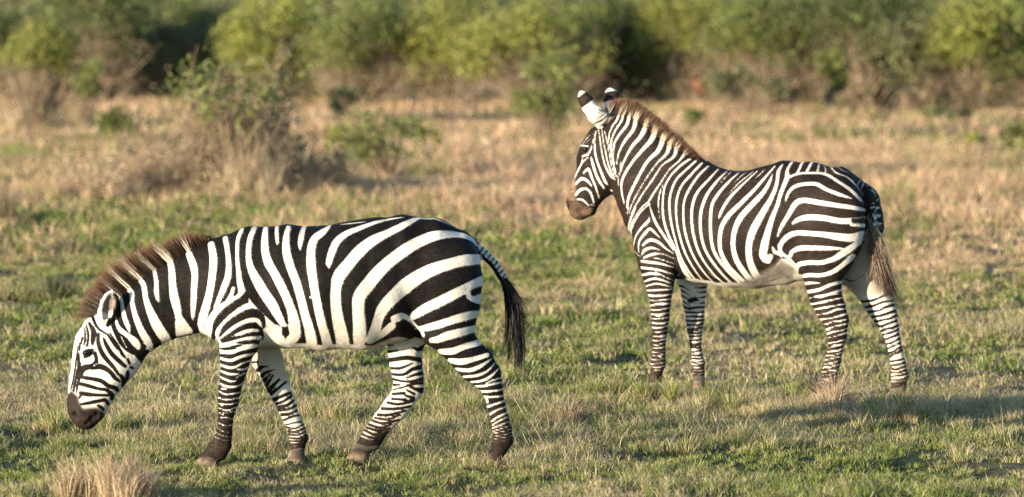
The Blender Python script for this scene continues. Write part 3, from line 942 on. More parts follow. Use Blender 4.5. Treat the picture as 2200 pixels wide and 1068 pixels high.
STR1 = """
group body
tile N
W 368,560,26 400,590,34 425,640,32 432,700,34 450,780,40 478,850,38 488,890,14
W 470,530,40 507,570,42 510,650,38 540,770,48 590,890,60 635,970,68 650,1050,70
W 560,440,40 605,510,44 622,620,46 662,730,68 720,850,88 785,950,84 800,990,70
W 690,380,30 708,480,38 708,560,40 720,620,30 728,645,8
W 820,310,50 835,390,58 840,500,62 858,620,74 882,720,62 890,820,40
w 862,800 905,740 1000,870 1010,900 870,930
W 975,250,54 1010,340,66 1024,420,58 1018,520,56 1013,640,50 1007,740,34 1005,790,10
W 1155,170,56 1175,280,66 1167,420,66 1145,560,64 1110,700,74 1080,800,70 1075,850,50 1095,910,50
W 1272,120,44 1290,220,42 1300,320,45 1296,430,54 1260,530,52 1218,630,42 1185,695,22
tile S
W 425,118,36 398,180,32 390,240,30 390,340,30 398,430,36 412,520,52 425,575,60
W 425,590,40 395,640,44 340,665,40 290,700,55 225,765,70 175,850,64 165,930,60
W 360,565,26 345,615,32 325,660,44
W 455,590,50 490,630,46 505,690,50 440,715,44 350,785,50 275,860,48 245,915,60 250,985,60
W 500,680,50 560,740,52 605,790,56 630,850,90
W 520,104,42 485,200,42 476,330,44 500,430,60 560,540,82 615,620,96 665,700,92 715,790,76 740,840,60
W 607,100,36 600,180,52 605,300,62 640,400,72 698,510,80 748,610,78 788,720,88 820,830,96 830,930,84 800,965,84
W 692,95,28 692,160,30 697,215,26 698,238,8
W 782,96,36 764,180,50 766,290,64 795,400,66 840,520,66 875,640,66 905,760,68 940,880,78 958,980,84 960,1020,70
W 902,90,30 882,160,44 870,230,35 870,275,10
W 1098,88,26 1040,140,60 980,190,62 955,270,66 955,400,72 975,540,68 1000,680,66 1030,820,68 1065,940,72 1085,1030,80
W 950,635,22
W 800,950,50 770,985,50 750,1000,50 700,990,50
W 1008,92,10 985,94,6
w 590,790 660,840 700,850 735,870 760,1010 580,1010 545,1050 555,1000 585,930
B 450,480,46 490,590,54 545,670,62 600,730,52 650,795,34 682,840,10
B 560,400,50 605,470,62 660,570,56 712,660,42 750,755,36 772,838,14
B 744,872,24 747,918,28
B 462,600,26 450,640,46 400,672,44 335,720,46 270,775,42 222,850,38 205,930,16
B 590,860,26 580,800,42 530,755,56 455,768,52 375,810,48 300,870,42 262,930,26
W 572,868,20 548,815,34 485,812,36 405,848,42 335,898,44 268,962,44
B 578,950,24 570,900,32 530,860,42 470,858,40 400,890,40 345,930,44 270,965,22
W 545,890,24 485,890,28 420,912,30 352,942,22
B 560,915,24 500,925,28 430,942,28 350,955,26 280,975,18
W 565,945,34 480,955,40 400,970,34 330,990,30 262,1003,28
B 535,975,28 450,985,34 370,1008,38 300,1020,28 265,1022,16
W 525,1003,28 455,1008,22 390,1030,22 300,1048,28 258,1052,28
tile R
W 100,142,8 190,133,13 285,122,8
W 555,90,8 450,105,20 345,130,30 250,165,38 150,205,48 80,262,55 42,340,54 20,420,44 20,455,12
W 800,106,9 730,90,14 650,100,34 560,145,50 450,200,56 340,255,74 250,325,86 170,415,86 95,510,90 72,600,76 70,700,76 82,800,82 103,900,92 120,990,96 115,1040,80
W 720,90,10 800,106,15 880,140,10 965,182,5
W 1085,285,26 1040,242,40 960,216,46 860,212,60 760,228,76 650,275,80 545,340,86 450,412,86 370,490,92 300,575,96 240,660,92 232,760,86 240,860,92 240,960,94 238,1010,70
W 1120,390,72 1000,397,80 880,427,80 760,467,90 650,525,100 560,592,108 480,665,96 410,745,86 375,820,72 352,900,80 320,970,76
B 590,690,76 510,755,46 465,800,44 440,860,32 400,925,12
W 470,870,60 420,915,56 360,960,50
W 482,815,40 540,795,46 590,815,34 630,855,26 672,895,34
W 1125,540,70 1000,602,70 900,652,74 800,702,74 700,752,68 625,800,52 602,818,26
w 1125,500 1040,560 1000,620 1010,670 1060,700 1120,710
B 1062,628,44 1120,604,46
W 1110,778,54 1000,800,64 900,830,58 800,862,58 710,885,48 670,895,40 695,930,40
W 1085,885,50 980,912,60 880,937,64 800,967,54 760,975,46
W 1100,995,34 1000,1012,44 880,1042,50 830,1035,24
w 478,802 540,776 588,796 530,832 492,848 455,905 370,975 425,905 466,850
tile H
w 340,240 350,330 368,395 410,460 490,540 545,600 560,1120 -80,1120 -80,250 180,190 250,60 350,70
W 362,270,16 372,325,24 402,372,40 450,412,50 500,450,58 525,490,36
B 305,330,20 322,290,26
B 345,270,26 345,340,22 372,402,24 412,470,24 460,505,34 490,525,28
B 380,385,10 430,430,24 470,490,30 495,525,20
W 400,410,10 440,490,8
B 560,485,36 540,530,26 585,520,30
B 172,315,16 205,380,34 195,440,26 197,470,12
B 152,330,8 166,400,14 158,480,12
B 140,350,8 142,420,11 136,470,9
B 122,420,12 114,460,11
B 106,460,12 104,510,12
B 200,270,12 212,310,18 240,355,12 300,395,8
B 190,240,10 200,290,14
B 240,390,14 236,450,24 265,530,28 310,590,25 350,635,22 382,682,14
B 275,420,8 290,460,22 330,530,26 380,580,26 430,625,18
B 300,390,8 345,450,22 380,500,15
B 320,385,6 380,480,14 410,540,20 430,560,10
B 448,575,16 462,605,14
B 470,630,14 490,640,10
B 448,665,20 446,710,22 430,745,12
B 398,690,20 422,728,26 412,765,16
k 124,512 160,498 208,496 204,530 178,556 134,572 128,545 120,530
B 215,530,20 224,590,24 190,622,28 130,640,38 112,690,20 92,740,14 82,810,9
B 190,632,28 260,627,34 320,662,28 360,710,24 395,735,10
W 205,620,12 240,600,10
B 95,540,20 96,620,17 85,680,17 70,740,14 60,800,14
B 78,580,9 68,660,10 55,730,9 40,790,8
B 92,480,8 84,540,9 76,600,8
B 110,600,9 104,660,9 92,720,8
B 134,705,22 200,715,22 260,730,26 310,765,26 360,780,28 378,800,16
B 110,750,22 170,765,22 240,785,18 300,795,20 335,830,28 336,858,22
B 110,815,22 160,825,26 230,830,17 305,832,15
B 98,850,12 120,830,10
B 112,897,14 180,885,19 250,870,20 290,868,22 308,895,18
B 235,905,14 260,920,20 275,935,14
M 45,795 90,840 105,895 130,930 190,925 240,920 285,960 275,1090 0,1090 0,830
L 62,955,16 70,985,12
L 70,940,10 78,965,12 76,995,8
L 150,1025,9 185,985,9 215,960,7 240,955,6
W 112,508,7 160,487,8 214,484,8
L 302,135,5 312,175,8 292,215,6
L 322,105,4 338,145,6 345,190,5
L 275,190,5 268,230,6
G 262,190 330,95 365,150 360,200 345,215 300,250 262,230
group NF
tile S
W 560,945,36 480,955,40 400,970,34 330,990,30 262,1003,28
W 525,1003,28 455,1008,22 390,1030,22 300,1048,28 258,1052,28
tile LF
W 205,180,26 300,188,28 380,162,26 490,140,26
W 205,232,22 300,247,24 380,218,26 470,200,22
W 210,283,20 310,302,22 390,268,16 450,252,18
W 345,312,14 390,318,18 440,300,24
W 215,328,16 300,352,20 360,345,12
W 210,372,16 300,404,18 345,398,8
W 340,378,10 400,345,16
W 210,422,14 275,445,20 350,442,16 400,412,12
W 230,460,14 265,465,12
W 205,478,12 260,502,15 350,492,14 390,488,8
W 200,528,14 260,542,12 370,530,16
W 225,582,14 240,590,10
W 200,570,12 270,578,12 350,566,12
W 200,605,10 270,622,12 340,600,12
W 205,640,8 240,655,10
W 240,642,10 330,634,11
W 200,685,8 250,675,10 315,692,8
W 200,715,9 250,738,11 315,735,9
W 195,755,8 250,785,9 310,782,9
W 185,790,8 240,815,9 305,822,8
W 178,822,8 235,845,8 300,850,6
W 170,850,9 225,872,9 300,872,7
W 160,880,9 210,898,9 290,890,7
W 150,902,8 200,922,8 270,915,6
Y 140,850 320,830 320,960 210,1020 60,980 90,910
O 60,975 110,968 165,975 205,1010 215,1050 20,1060 30,1010
group FF
tile LF
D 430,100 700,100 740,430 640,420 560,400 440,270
B 455,272,12 500,264,8
B 495,330,26 520,305,22 550,300,8
B 525,372,24 545,348,18 600,328,7
B 570,330,5 620,322,4
B 540,410,24 560,385,16 575,370,8
B 558,445,24 580,410,18 600,380,10
B 575,480,26 610,440,24 640,410,14
B 590,505,22 640,465,18 690,425,12
B 612,545,24 700,505,18 750,490,12
B 635,575,16 690,552,14 750,515,16
B 660,600,28 720,580,18 765,548,14
B 655,625,14 730,610,12 790,580,16
B 675,655,22 740,645,14 800,615,10
B 690,695,14 760,665,12 810,660,10
B 705,730,10 760,715,8 830,705,10
B 710,748,13 770,755,8 840,722,12
B 720,775,12 780,780,11 850,750,12
B 725,800,13 790,802,10 865,775,12
B 725,825,11 800,828,12 875,800,20
B 730,850,11 790,850,8 870,835,26
B 730,878,14 800,868,12 870,860,20
B 730,905,20 800,890,16 860,885,20
Y 720,890 870,860 890,1010 840,1000 715,985
O 715,965 770,958 830,965 870,1010 880,1040 690,1050 700,1000
group FH
tile RH
B 400,100,50 450,130,60 560,175,40
B 330,217,10 420,207,10 492,197,5
B 335,250,9 382,245,4
B 345,292,13 412,277,6
B 512,262,8 540,275,18 590,262,36
B 345,348,24 440,330,24 500,330,22 580,352,28
B 360,400,13 430,395,15 492,370,8
B 365,438,13 450,437,16 510,402,20 580,388,26
B 470,460,8 520,440,14 590,428,24
B 375,470,14 450,482,10 500,482,12 590,466,22
B 385,508,13 422,505,8
B 380,538,6 450,520,8 500,500,12 590,495,16
B 380,566,14 455,558,14
B 490,515,13 520,530,16 570,545,32
B 470,538,10 520,566,15
B 375,597,13 465,602,12
B 462,574,10 515,592,18
B 345,622,14 420,632,14 495,612,18
B 310,662,18 400,662,14 475,650,13
B 280,702,14 350,702,14 445,680,11
B 262,722,10 340,732,10 410,708,11
B 240,738,13 310,757,12 400,740,12
B 220,765,13 300,787,13 350,770,11
B 205,785,12 290,807,14 340,795,13
B 195,805,12 270,832,14 330,820,15
B 180,830,12 250,852,12 320,845,18
B 165,855,15 230,875,14 310,865,16
B 150,875,20 220,895,18 300,885,20
Y 160,850 320,850 330,920 255,985 90,955 125,890
O 110,925 160,915 215,940 245,985 215,1030 40,1040 70,985
group NH
tile LH
W 400,225,44 300,250,40 220,280,48 140,285,38
W 450,308,30 370,330,34 280,350,44 205,345,36
W 475,335,12 400,382,26 330,407,28 245,402,24
W 500,362,10 450,412,16 380,442,22 295,452,18
W 530,392,8 480,440,18 420,475,19 340,488,16
W 545,460,12 480,475,13 440,498,12
W 550,490,12 480,500,15 430,512,18 370,516,16
W 555,535,15 490,545,15 395,552,20
W 555,578,15 490,585,15 420,585,18
W 445,600,20 450,625,14
W 565,612,16 500,632,16 440,655,18
W 570,652,15 510,672,15 460,705,18
W 580,690,14 520,715,16 465,755,12
W 585,718,10 540,735,13 475,775,12
W 595,748,10 540,768,13 475,795,11
W 602,775,8 540,792,9 480,815,10
W 610,798,8 540,815,8 480,830,8
W 612,820,7 540,838,7 482,848,7
W 618,840,5 540,856,6 482,866,6
W 615,862,4 540,876,5 485,882,5
Y 475,870 640,840 620,930 560,1000 440,1000 465,920
O 440,965 500,950 555,965 560,1000 500,1060 410,1060
"""

def build_grazing():
    g = on_ground(735, 998)
    fr = Frame((g[0], g[1], 0), 0.0, 735)
    NFrows = [(440, 610, 556, 600), (448, 665, 570, 660), (462, 712, 566, 712), (472, 738, 555, 744), (472, 755, 544, 757), (474, 778, 536, 781), (473, 813, 525, 813), (470, 839, 517, 839),
              (468, 862, 513, 862), (469, 882, 505, 883), (469, 903, 501, 903), (465, 929, 499, 929), (455, 952, 498, 957), (445, 966, 490, 973), (433, 977, 470, 986), (420, 1002, 467, 999)]
    NFb = [.085, .085, .08, .075, .07, .064, .056, .05, .05, .042, .033, .03, .036, .034, .04, .048]
    FFrows = [(470, 640, 570, 620), (510, 700, 595, 690), (544, 755, 602, 749), (541, 773, 609, 775), (557, 798, 613, 799), (572, 825, 623, 831), (584, 851, 627, 851), (598, 874, 638, 880), (609, 900, 646, 900),
              (617, 921, 655, 921), (622, 938, 662, 944), (625, 955, 656, 958), (623, 970, 653, 973), (620, 980, 656, 985), (609, 1001, 662, 994)]
    FFb = [.085, .08, .075, .07, .062, .054, .05, .048, .036, .031, .035, .034, .032, .04, .048]
    NHrows = [(868, 545, 1030, 568), (862, 610, 1037, 600), (880, 672, 1031, 650), (905, 715, 1022, 700), (940, 748, 1019, 719), (965, 768, 1041, 755), (985, 791, 1064, 778), (1015, 817, 1077, 798),
              (1037, 843, 1080, 830), (1047, 870, 1085, 870), (1055, 902, 1093, 899), (1059, 922, 1099, 925), (1060, 942, 1103, 948), (1057, 960, 1089, 970), (1048, 977, 1079, 979), (1044, 1000, 1064, 1000)]
    NHb = [.13, .135, .125, .105, .085, .07, .06, .048, .045, .036, .032, .033, .036, .033, .038, .044]
    FHrows = [(860, 560, 1020, 580), (850, 630, 1010, 640), (830, 690, 950, 690), (827, 718, 917, 722), (833, 755, 907, 752), (838, 781, 906, 781), (845, 811, 910, 807), (846, 837, 911, 827), (838, 860, 894, 853),
              (822, 880, 877, 873), (802, 903, 851, 904), (785, 926, 830, 929), (774, 942, 820, 952), (762, 957, 795, 966), (753, 972, 795, 979), (741, 997, 788, 993)]
    FHb = [.12, .125, .11, .09, .075, .066, .056, .048, .045, .036, .032, .033, .037, .034, .042, .05]
    torso = [(448, 540, 442, 695, 0, .14), (480, 512, 472, 730, 0, .19), (540, 489, 540, 746, 0, .225), (625, 485, 612, 745, 0, .265), (700, 488, 690, 750, 0, .29), (790, 479, 745, 749, 0, .295),
             (850, 468, 805, 733, 0, .28), (900, 463, 855, 700, 0, .25), (960, 474, 905, 680, 0, .22), (1000, 496, 955, 670, 0, .18), (1022, 520, 985, 640, 0, .12)]
    neck = [(480, 513, 460, 725, 0, .16), (455, 525, 437, 710, 0, .13), (417, 543, 415, 714, 0, .115), (375, 564, 386, 722, 0, .105), (339, 582, 362, 728, 0, .098), (312, 600, 340, 738, 0, .092),
            (280, 624, 322, 750, 0, .088), (250, 646, 306, 764, 0, .085), (222, 664, 294, 778, 0, .08)]
    head = [(222, 664, 292, 772, 0, .08), (199, 676, 290, 790, 0, .088), (181, 700, 284, 806, 0, .094), (172, 728, 276, 818, 0, .098), (164, 762, 262, 834, 0, .09), (157, 796, 247, 853, 0, .075),
            (151, 830, 236, 868, 0, .062), (147, 856, 225, 884, 0, .058), (149, 882, 221, 896, 0, .06), (160, 904, 206, 910, 0, .055)]
    ear = [(206, 690, 238, 694, .065, .03), (212, 668, 248, 674, .085, .035), (217, 650, 252, 654, .105, .034), (226, 636, 252, 640, .12, .028), (238, 624, 248, 628, .13, .015)]
    earc = [(222, 684, 238, 688, .105, .022), (222, 668, 243, 674, .125, .026), (224, 651, 247, 655, .14, .026), (231, 638, 248, 641, .148, .02), (240, 628, 247, 630, .15, .01)]
    fear = [(r[0], r[1], r[2], r[3], -r[4], r[5]) for r in ear]
    tail = [(1008, 508, 1016, 545, 0, .035), (1024, 521, 1020, 545, 0, .032), (1045, 537, 1036, 556, 0, .026), (1067, 558, 1054, 573, 0, .022), (1083, 582, 1069, 596, 0, .019), (1095, 607, 1081, 617, 0, .016), (1099, 640, 1089, 644, 0, .01)]
    ch = {
        'torso': dict(st=torso, k=.02, cap=(.35, .3), ks=.03),
        'neck': dict(st=neck, k=.05, cap=(.4, .35), ks=.03),
        'head': dict(st=head, k=.025, cap=(.3, .7), ks=.03),
        'NF': dict(st=with_lat(NFrows, [.13, .13, .1, .075, .065, .06], NFb), k=.03, cap=(.7, .25), ks=.012),
        'FF': dict(st=with_lat(FFrows, [-.12, -.12, -.09, -.075, -.065, -.06], FFb), k=.03, cap=(.7, .25), ks=.012),
        'NH': dict(st=with_lat(NHrows, [.11, .12, .11, .09, .08, .075], NHb), k=.035, cap=(.55, .25), ks=.014),
        'FH': dict(st=with_lat(FHrows, [-.11, -.12, -.1, -.085, -.08, -.075], FHb), k=.035, cap=(.55, .25), ks=.014),
        'ear': dict(st=ear, k=.012, cap=(.5, .7)), 'ear_far': dict(st=fear, k=.012, cap=(.5, .7)),
        'earc': dict(st=earc, k=.008, cap=(.6, .6), sub=True),
        'tail': dict(st=tail, k=.02, cap=(.5, .8), ks=.008),
    }
    an = Animal(fr, ch, 0.0085)
    an.push([(187, 758, 12, .012), (190, 756, 7, -.014), (176, 744, 10, .006), (160, 892, 6, -.014), (152, 884, 8, .006), (172, 886, 8, .008), (255, 800, 26, .012), (215, 800, 22, -.008), (200, 835, 22, -.004),
             (196, 904, 6, -.006), (208, 898, 6, -.006), (182, 900, 8, .005), (187, 910, 4, -.012), (198, 897, 4, -.012), (208, 889, 4, -.010), (212, 899, 7, .010), (166, 905, 8, .006), (545, 735, 16, .012), (590, 715, 24, -.02), (875, 640, 20, -.012), (880, 670, 18, -.015), (930, 600, 50, .012), (500, 610, 36, .012),
             (455, 650, 24, .01), (426, 690, 12, -.01), (700, 640, 80, .012), (320, 660, 36, .008), (400, 650, 30, -.008)])
    an.refresh()
    legs = {'NF': (745, .09, 'B'), 'FF': (735, -.08, 'W'), 'NH': (735, .09, 'B'), 'FH': (700, -.09, 'W')}
    an.stripes(parse_ops(STR1), legs)  # first far-hind stroke blackens the groin: dark skin plus painted shade
    # barred tail
    m = an.own == an.names.index('tail')
    sg = np.array(an.segs['tail'])
    dd = np.linalg.norm(an.V[m] - sg[0, :3], axis=1)
    up = an.V[m][:, 2] - np.interp(an.V[m][:, 0], sg[:, 0], sg[:, 2])
    bars = (np.abs(((dd - .03) / .026) % 1 - .5) * 2 - .45) * .006
    ft = np.where((dd > .04) & (dd < .27), np.minimum(bars, (up + .008)), -.02)
    an.f[m] = ft
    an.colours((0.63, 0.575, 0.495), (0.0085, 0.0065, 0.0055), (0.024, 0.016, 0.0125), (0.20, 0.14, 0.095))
    root = root_for("zebra", fr)
    tag(root, "grazing zebra with lowered head and broad black and white stripes", "zebra", "zebras on the plain")
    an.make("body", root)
    coat(an, root, 430000, 11)
    base = [(458.0, 523.3), (438.3, 533.7), (417.4, 542.9), (401.6, 549.5), (385.9, 558.6), (375.4, 563.9), (359.7, 571.7), (338.7, 582.2), (323.0, 592.7), (312.5, 600.6), (296.8, 612.4), (283.7, 622.9), (273.2, 630.7), (262.7, 639.9), (249.6, 638.6), (228.6, 650.4), (215.5, 658.2), (205.0, 666.1), (199.8, 672.7)]
    tips = [(451.4, 508.8), (425.2, 504.9), (399.0, 506.2), (375.4, 512.8), (357.1, 519.3), (344.0, 529.8), (320.4, 529.8), (296.8, 542.9), (281.1, 550.8), (268.0, 556.0), (249.6, 569.1), (236.5, 579.6), (226.0, 587.5), (212.9, 598.0), (202.4, 611.1), (189.3, 629.4), (178.8, 642.5), (171.0, 658.2), (163.1, 681.8)]
    mane(an, "mane", base, tips, 9000, .013, root,
         ((0.03, 0.018, 0.012), (0.085, 0.045, 0.026), (0.21, 0.115, 0.062), (0.80, 0.70, 0.56)), 3, forelock=.76, wfade=(.45, 1.0))
    # tail tuft
    r = np.random.default_rng(5)
    N = 1500
    t = r.random(N) ** 0.8
    c = poly_lerp([(1076, 590), (1088, 612), (1094, 635), (1095, 650)], t)
    base = np.empty((N, 3)); tip = np.empty((N, 3)); sag = np.empty((N, 3))
    lock = r.integers(0, 26, N)
    lx = r.normal(0, 1, 26); lw = r.normal(0, 1, 26); ll = r.uniform(0, 1, 26)
    for i in range(N):
        b = fr.trace(c[i, 0] + r.normal(0, 3), c[i, 1], 0); base[i] = (b[0], r.normal(0, .012), b[1])
        ln = ll[lock[i]]
        ex = 1106 + lx[lock[i]] * 11 + r.normal(0, 3); ey = 725 + ln * 85 + r.normal(0, 8) - abs(lx[lock[i]]) * 12
        if r.random() < 0.18:
            ex = c[i, 0] + 18 + r.uniform(0, 26); ey = c[i, 1] + r.uniform(35, 110)
        q = fr.trace(ex, ey, 0); tip[i] = (q[0], lw[lock[i]] * .025 + r.normal(0, .008), q[1])
        sag[i] = (r.uniform(.01, .035), r.normal(0, .006), 0.0)
    dk = np.array([0.012, 0.009, 0.008])
    hair_mesh("tail_tuft", base, tip, sag, r.uniform(.0025, .0045, N), np.tile(dk, (N, 1)) * r.uniform(.6, 1.6, (N, 1)), np.tile(dk * 2.2, (N, 1)), root, 5, 2)
    eye_part(an, 187, 758, .022, root, .003)
    return an
Z1 = build_grazing()
# ------------------------------------------------------------------ standing zebra, turned a little away
STR2 = """
group body
tile H2
W 455,215,22 440,280,20 405,330,16 385,390,14 388,470,10 400,490,5
W 487,228,22 470,290,20 430,350,18 405,410,15 398,490,13 410,580,13 425,660,10
W 525,252,26 505,320,24 455,385,20 420,450,17 412,540,13 420,600,12 435,680,10
W 570,282,32 552,350,28 492,430,22 452,510,17 435,590,13
W 638,330,36 602,400,32 542,470,24 492,560,18 462,640,15 447,690,12 450,740,12
W 465,575,9 460,620,8
W 705,368,40 672,430,36 608,500,26 543,580,22 492,660,22 470,720,20 472,790,18 490,870,13
W 760,418,38 722,500,34 652,570,26 592,670,24 542,770,25 517,830,25 510,890,20 515,912,8
W 805,462,36 782,520,24 712,590,15 642,690,13 582,790,13 542,870,13 520,940,10
W 855,472,30 832,540,24 752,600,15 692,690,17 622,790,15 562,890,15 527,980,13 512,1060,12
W 908,520,26 870,570,18 802,630,14 742,720,15 682,810,19 655,855,17 602,900,15 552,980,15 525,1060,13
W 765,720,6 737,790,15 726,870,14 735,972,5
tile B2
W 220,390,15 150,460,15 110,530,14 80,600,12 78,650,10
W 216,400,10 258,520,22 320,620,22 390,720,20
W 215,490,10 212,515,25 170,555,22 122,620,17 106,680,13 104,710,10
W 292,636,8 255,600,20 222,570,20 190,600,24 150,650,20 138,700,14 140,740,10
W 170,690,20 220,652,26 280,668,24 330,710,18 390,750,12
W 160,765,10 176,730,24 230,708,22 290,724,10
W 178,780,20 240,755,22 310,752,13 400,790,11
W 160,805,20 240,815,24 310,826,18 390,850,13
W 240,780,12 300,792,12 390,822,11
W 160,852,22 240,860,22 300,872,18 390,900,13
W 165,905,18 230,893,22 285,903,16
W 260,880,11 330,918,13 385,940,11
W 180,952,16 260,930,20 370,962,15
W 190,985,15 270,967,18 380,990,14
W 200,1015,16 290,1012,18 385,1008,14
W 210,1047,18 300,1055,16 380,1040,14
W 70,420,12 55,470,10
W 120,420,11 82,520,11 62,600,9
W 170,420,13 108,515,14 82,590,13 88,680,11 118,740,10 150,770,8
W 505,75,22 450,112,22 372,190,18 325,280,18 312,400,18 320,510,20 355,620,22 400,710,22 435,800,36 470,880,42 500,920,36
W 548,88,22 480,150,20 410,220,20 372,310,20 360,400,20 372,520,20 400,640,20 430,740,20 470,830,20 530,920,22 570,950,20
W 592,103,22 520,180,22 450,260,20 416,350,20 408,440,20 420,560,20 450,680,22 490,780,20 550,880,18 605,950,18
W 637,125,20 570,190,22 502,290,22 468,370,20 460,460,20 470,580,22 500,690,22 550,800,20 620,900,18 690,970,18
W 640,882,6 690,920,10 760,965,12
W 708,148,18 642,220,22 562,310,24 527,400,25 520,490,24 530,600,24 560,710,24 610,810,22 680,900,20 750,965,20
W 772,160,15 712,220,24 642,310,28 600,400,28 583,490,28 586,600,28 612,710,26 662,800,26 732,890,24 810,970,26
W 863,168,15 792,230,24 712,320,28 667,400,28 655,500,28 657,610,28 672,710,28 712,790,30 782,880,30 860,955,32
W 802,166,11 757,210,13 715,258,5
W 990,160,15 902,240,20 802,340,26 747,420,26 720,480,20 715,505,7
W 908,170,11 862,205,13 830,240,5
W 962,163,11 862,242,15 790,318,7
W 1115,126,18 1042,210,24 962,300,30 872,390,36 782,480,40 732,570,36 721,680,32 737,760,36 792,850,38 880,940,44
W 1048,145,11 1012,180,13 975,215,5
W 1100,172,8 1086,220,24 1042,300,36 962,390,44 872,490,46 827,590,40 817,700,40 842,800,46 892,880,50 940,940,46
W 1172,112,18 1142,160,28 1130,250,28 1092,350,38 1022,470,50 962,580,58 932,680,50 932,780,50 957,860,58 990,920,60
W 1242,98,16 1207,150,22 1202,210,36 1162,310,32 1132,410,32 1092,510,40 1062,610,48 1042,690,58 1032,770,60 1062,800,52 1085,770,40
W 1100,705,18 1115,740,30 1150,750,36
w 1075,905 1120,835 1165,785 1200,790 1285,860 1290,920 1100,1010 850,1010 960,950 1010,910
B 1000,972,10 1100,942,12 1200,880,14
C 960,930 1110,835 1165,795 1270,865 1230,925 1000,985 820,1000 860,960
tile P2
W 205,92,22 172,150,24 165,205,28
W 285,84,22 248,165,24 236,182,20
W 352,84,22 315,155,24
W 402,88,15 388,168,17
W 440,92,9 446,170,14
W 163,212,24 240,180,20 330,172,20 440,180,22 530,230,24 620,290,24 682,350,22 718,390,15
W 482,108,8 512,165,14 600,202,12 662,260,12 715,325,9
W 520,118,7 560,150,8 625,175,5
W 155,382,14 182,310,27 242,262,30 370,250,30 450,290,28 540,325,28 632,354,12
W 100,628,12 127,560,28 182,470,36 232,390,44 292,368,40 400,385,40 530,405,36 640,420,34 725,438,26
W 203,542,14 242,510,36 320,490,44 430,495,44 540,515,44 640,515,46 725,490,26
W 630,545,22 725,548,30
B 650,515,28 718,510,28
W 128,765,28 118,700,32 160,640,40 222,605,40 320,605,40 440,615,44 540,630,56 640,635,60 725,600,46
W 112,690,26 130,745,28 180,782,22 235,835,14
W 190,770,28 202,740,30 262,712,40 360,710,38 470,712,32 562,714,18
W 240,870,28 252,830,36 330,815,36 420,815,36 510,785,40 582,740,52 642,700,44 720,640,40
W 280,915,28 322,905,32 420,905,32 500,880,36 572,830,36 640,770,44
W 300,965,26 352,960,22 405,962,10
W 320,1025,28 400,1010,28 480,975,28 560,955,28
W 370,1060,18 460,1045,22 560,1010,22
W 720,195,7 765,250,9 790,310,10 805,345,9
W 745,190,7 790,250,9 818,320,10
W 795,390,13 830,352,15
W 812,432,15 845,405,17
W 815,490,17 862,462,18
W 820,545,18 866,520,18
tile H2
W 310,350,10 322,430,14 335,520,14 360,610,16 400,680,18 430,702,10
W 290,358,10 285,440,14 285,500,18 300,570,18 330,650,20 360,720,22 376,738,12
W 332,340,10 345,440,12 358,500,14 372,570,14 395,640,14 427,692,10
W 352,360,12 372,440,12 385,520,12 400,600,11 425,670,8
W 258,542,10 268,580,24 285,640,24 310,700,24 348,758,18
W 195,535,14 235,525,20 258,485,15 275,420,9 298,362,8
W 205,655,16 240,625,24 265,690,22 290,750,18 315,828,12
W 152,730,22 190,692,26 230,705,22 262,742,16
W 150,805,26 185,768,24 220,760,20 255,790,20 278,862,14
W 160,838,16 200,840,18 242,880,14
W 142,690,24 170,630,18 207,570,15 240,545,12
W 200,545,10 186,600,12 165,650,12
W 236,398,7 210,438,7 196,462,6
W 275,380,6 240,425,7 212,455,6
W 258,383,5 215,430,6 200,452,6
W 186,462,14 238,468,13
W 255,872,12 280,880,10
W 395,772,16 405,778,14
T 130,690 152,720 148,800 158,850 130,900 60,900 60,780
M 60,820 105,830 160,850 230,870 290,905 250,1010 40,1010
L 282,200,5 312,212,9 335,222,8
L 285,242,5 330,222,8 345,222,8
L 298,278,5 335,255,9 352,245,8
L 335,185,18 360,215,24 392,240,18
L 92,850,14 105,880,18 100,905,10
L 170,965,7 205,925,9 235,900,8 262,900,6
group NF
tile G2
Y 150,790 270,775 270,860 150,860
O 120,880 260,870 260,960 100,960
group FF
tile G2
Y 445,800 560,795 560,885 445,885
O 440,870 570,870 570,960 440,960
K 440,270 500,255 520,285 450,305
group NH
tile G2
Y 1385,845 1520,850 1520,900 1440,960 1300,940 1340,880
O 1300,975 1330,945 1400,950 1420,1010 1290,1020
group FH
tile G2
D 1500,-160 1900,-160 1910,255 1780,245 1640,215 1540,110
Y 1880,865 2010,868 2000,930 1870,935
O 1860,935 1990,925 2000,1010 1850,1010
"""

def ring_ops(rows, spec, kind, seed):
    """hoops round a leg between its two outlines (photo pixels): rows = (x1,y1,x2,y2); spec = list of (y1, y2, width, sag)"""
    r = np.random.default_rng(seed)
    a = np.array(rows, float)
    out = []
    for (ya, yb, wd, sag) in spec:
        xa = np.interp(ya, a[:, 1], a[:, 0]) - 4
        xb = np.interp(yb, a[:, 3], a[:, 2]) + 4
        t = np.array([0, .25, .5, .75, 1])
        xs = xa + (xb - xa) * t
        ys = ya + (yb - ya) * t + sag * 4 * t * (1 - t) + r.normal(0, .9, 5)
        wv = wd * np.clip(r.normal(1, .22, 5), .45, 1.5)
        out.append((kind, [(x, y, w_) for x, y, w_ in zip(xs, ys, wv)]))
        if r.random() < 0.22:      # forked hoop
            k = r.integers(1, 3)
            out.append((kind, [(xs[k], ys[k], wd * .7), (xs[k + 2], ys[k + 2] + wd * 1.3, wd * .6)]))
    return out

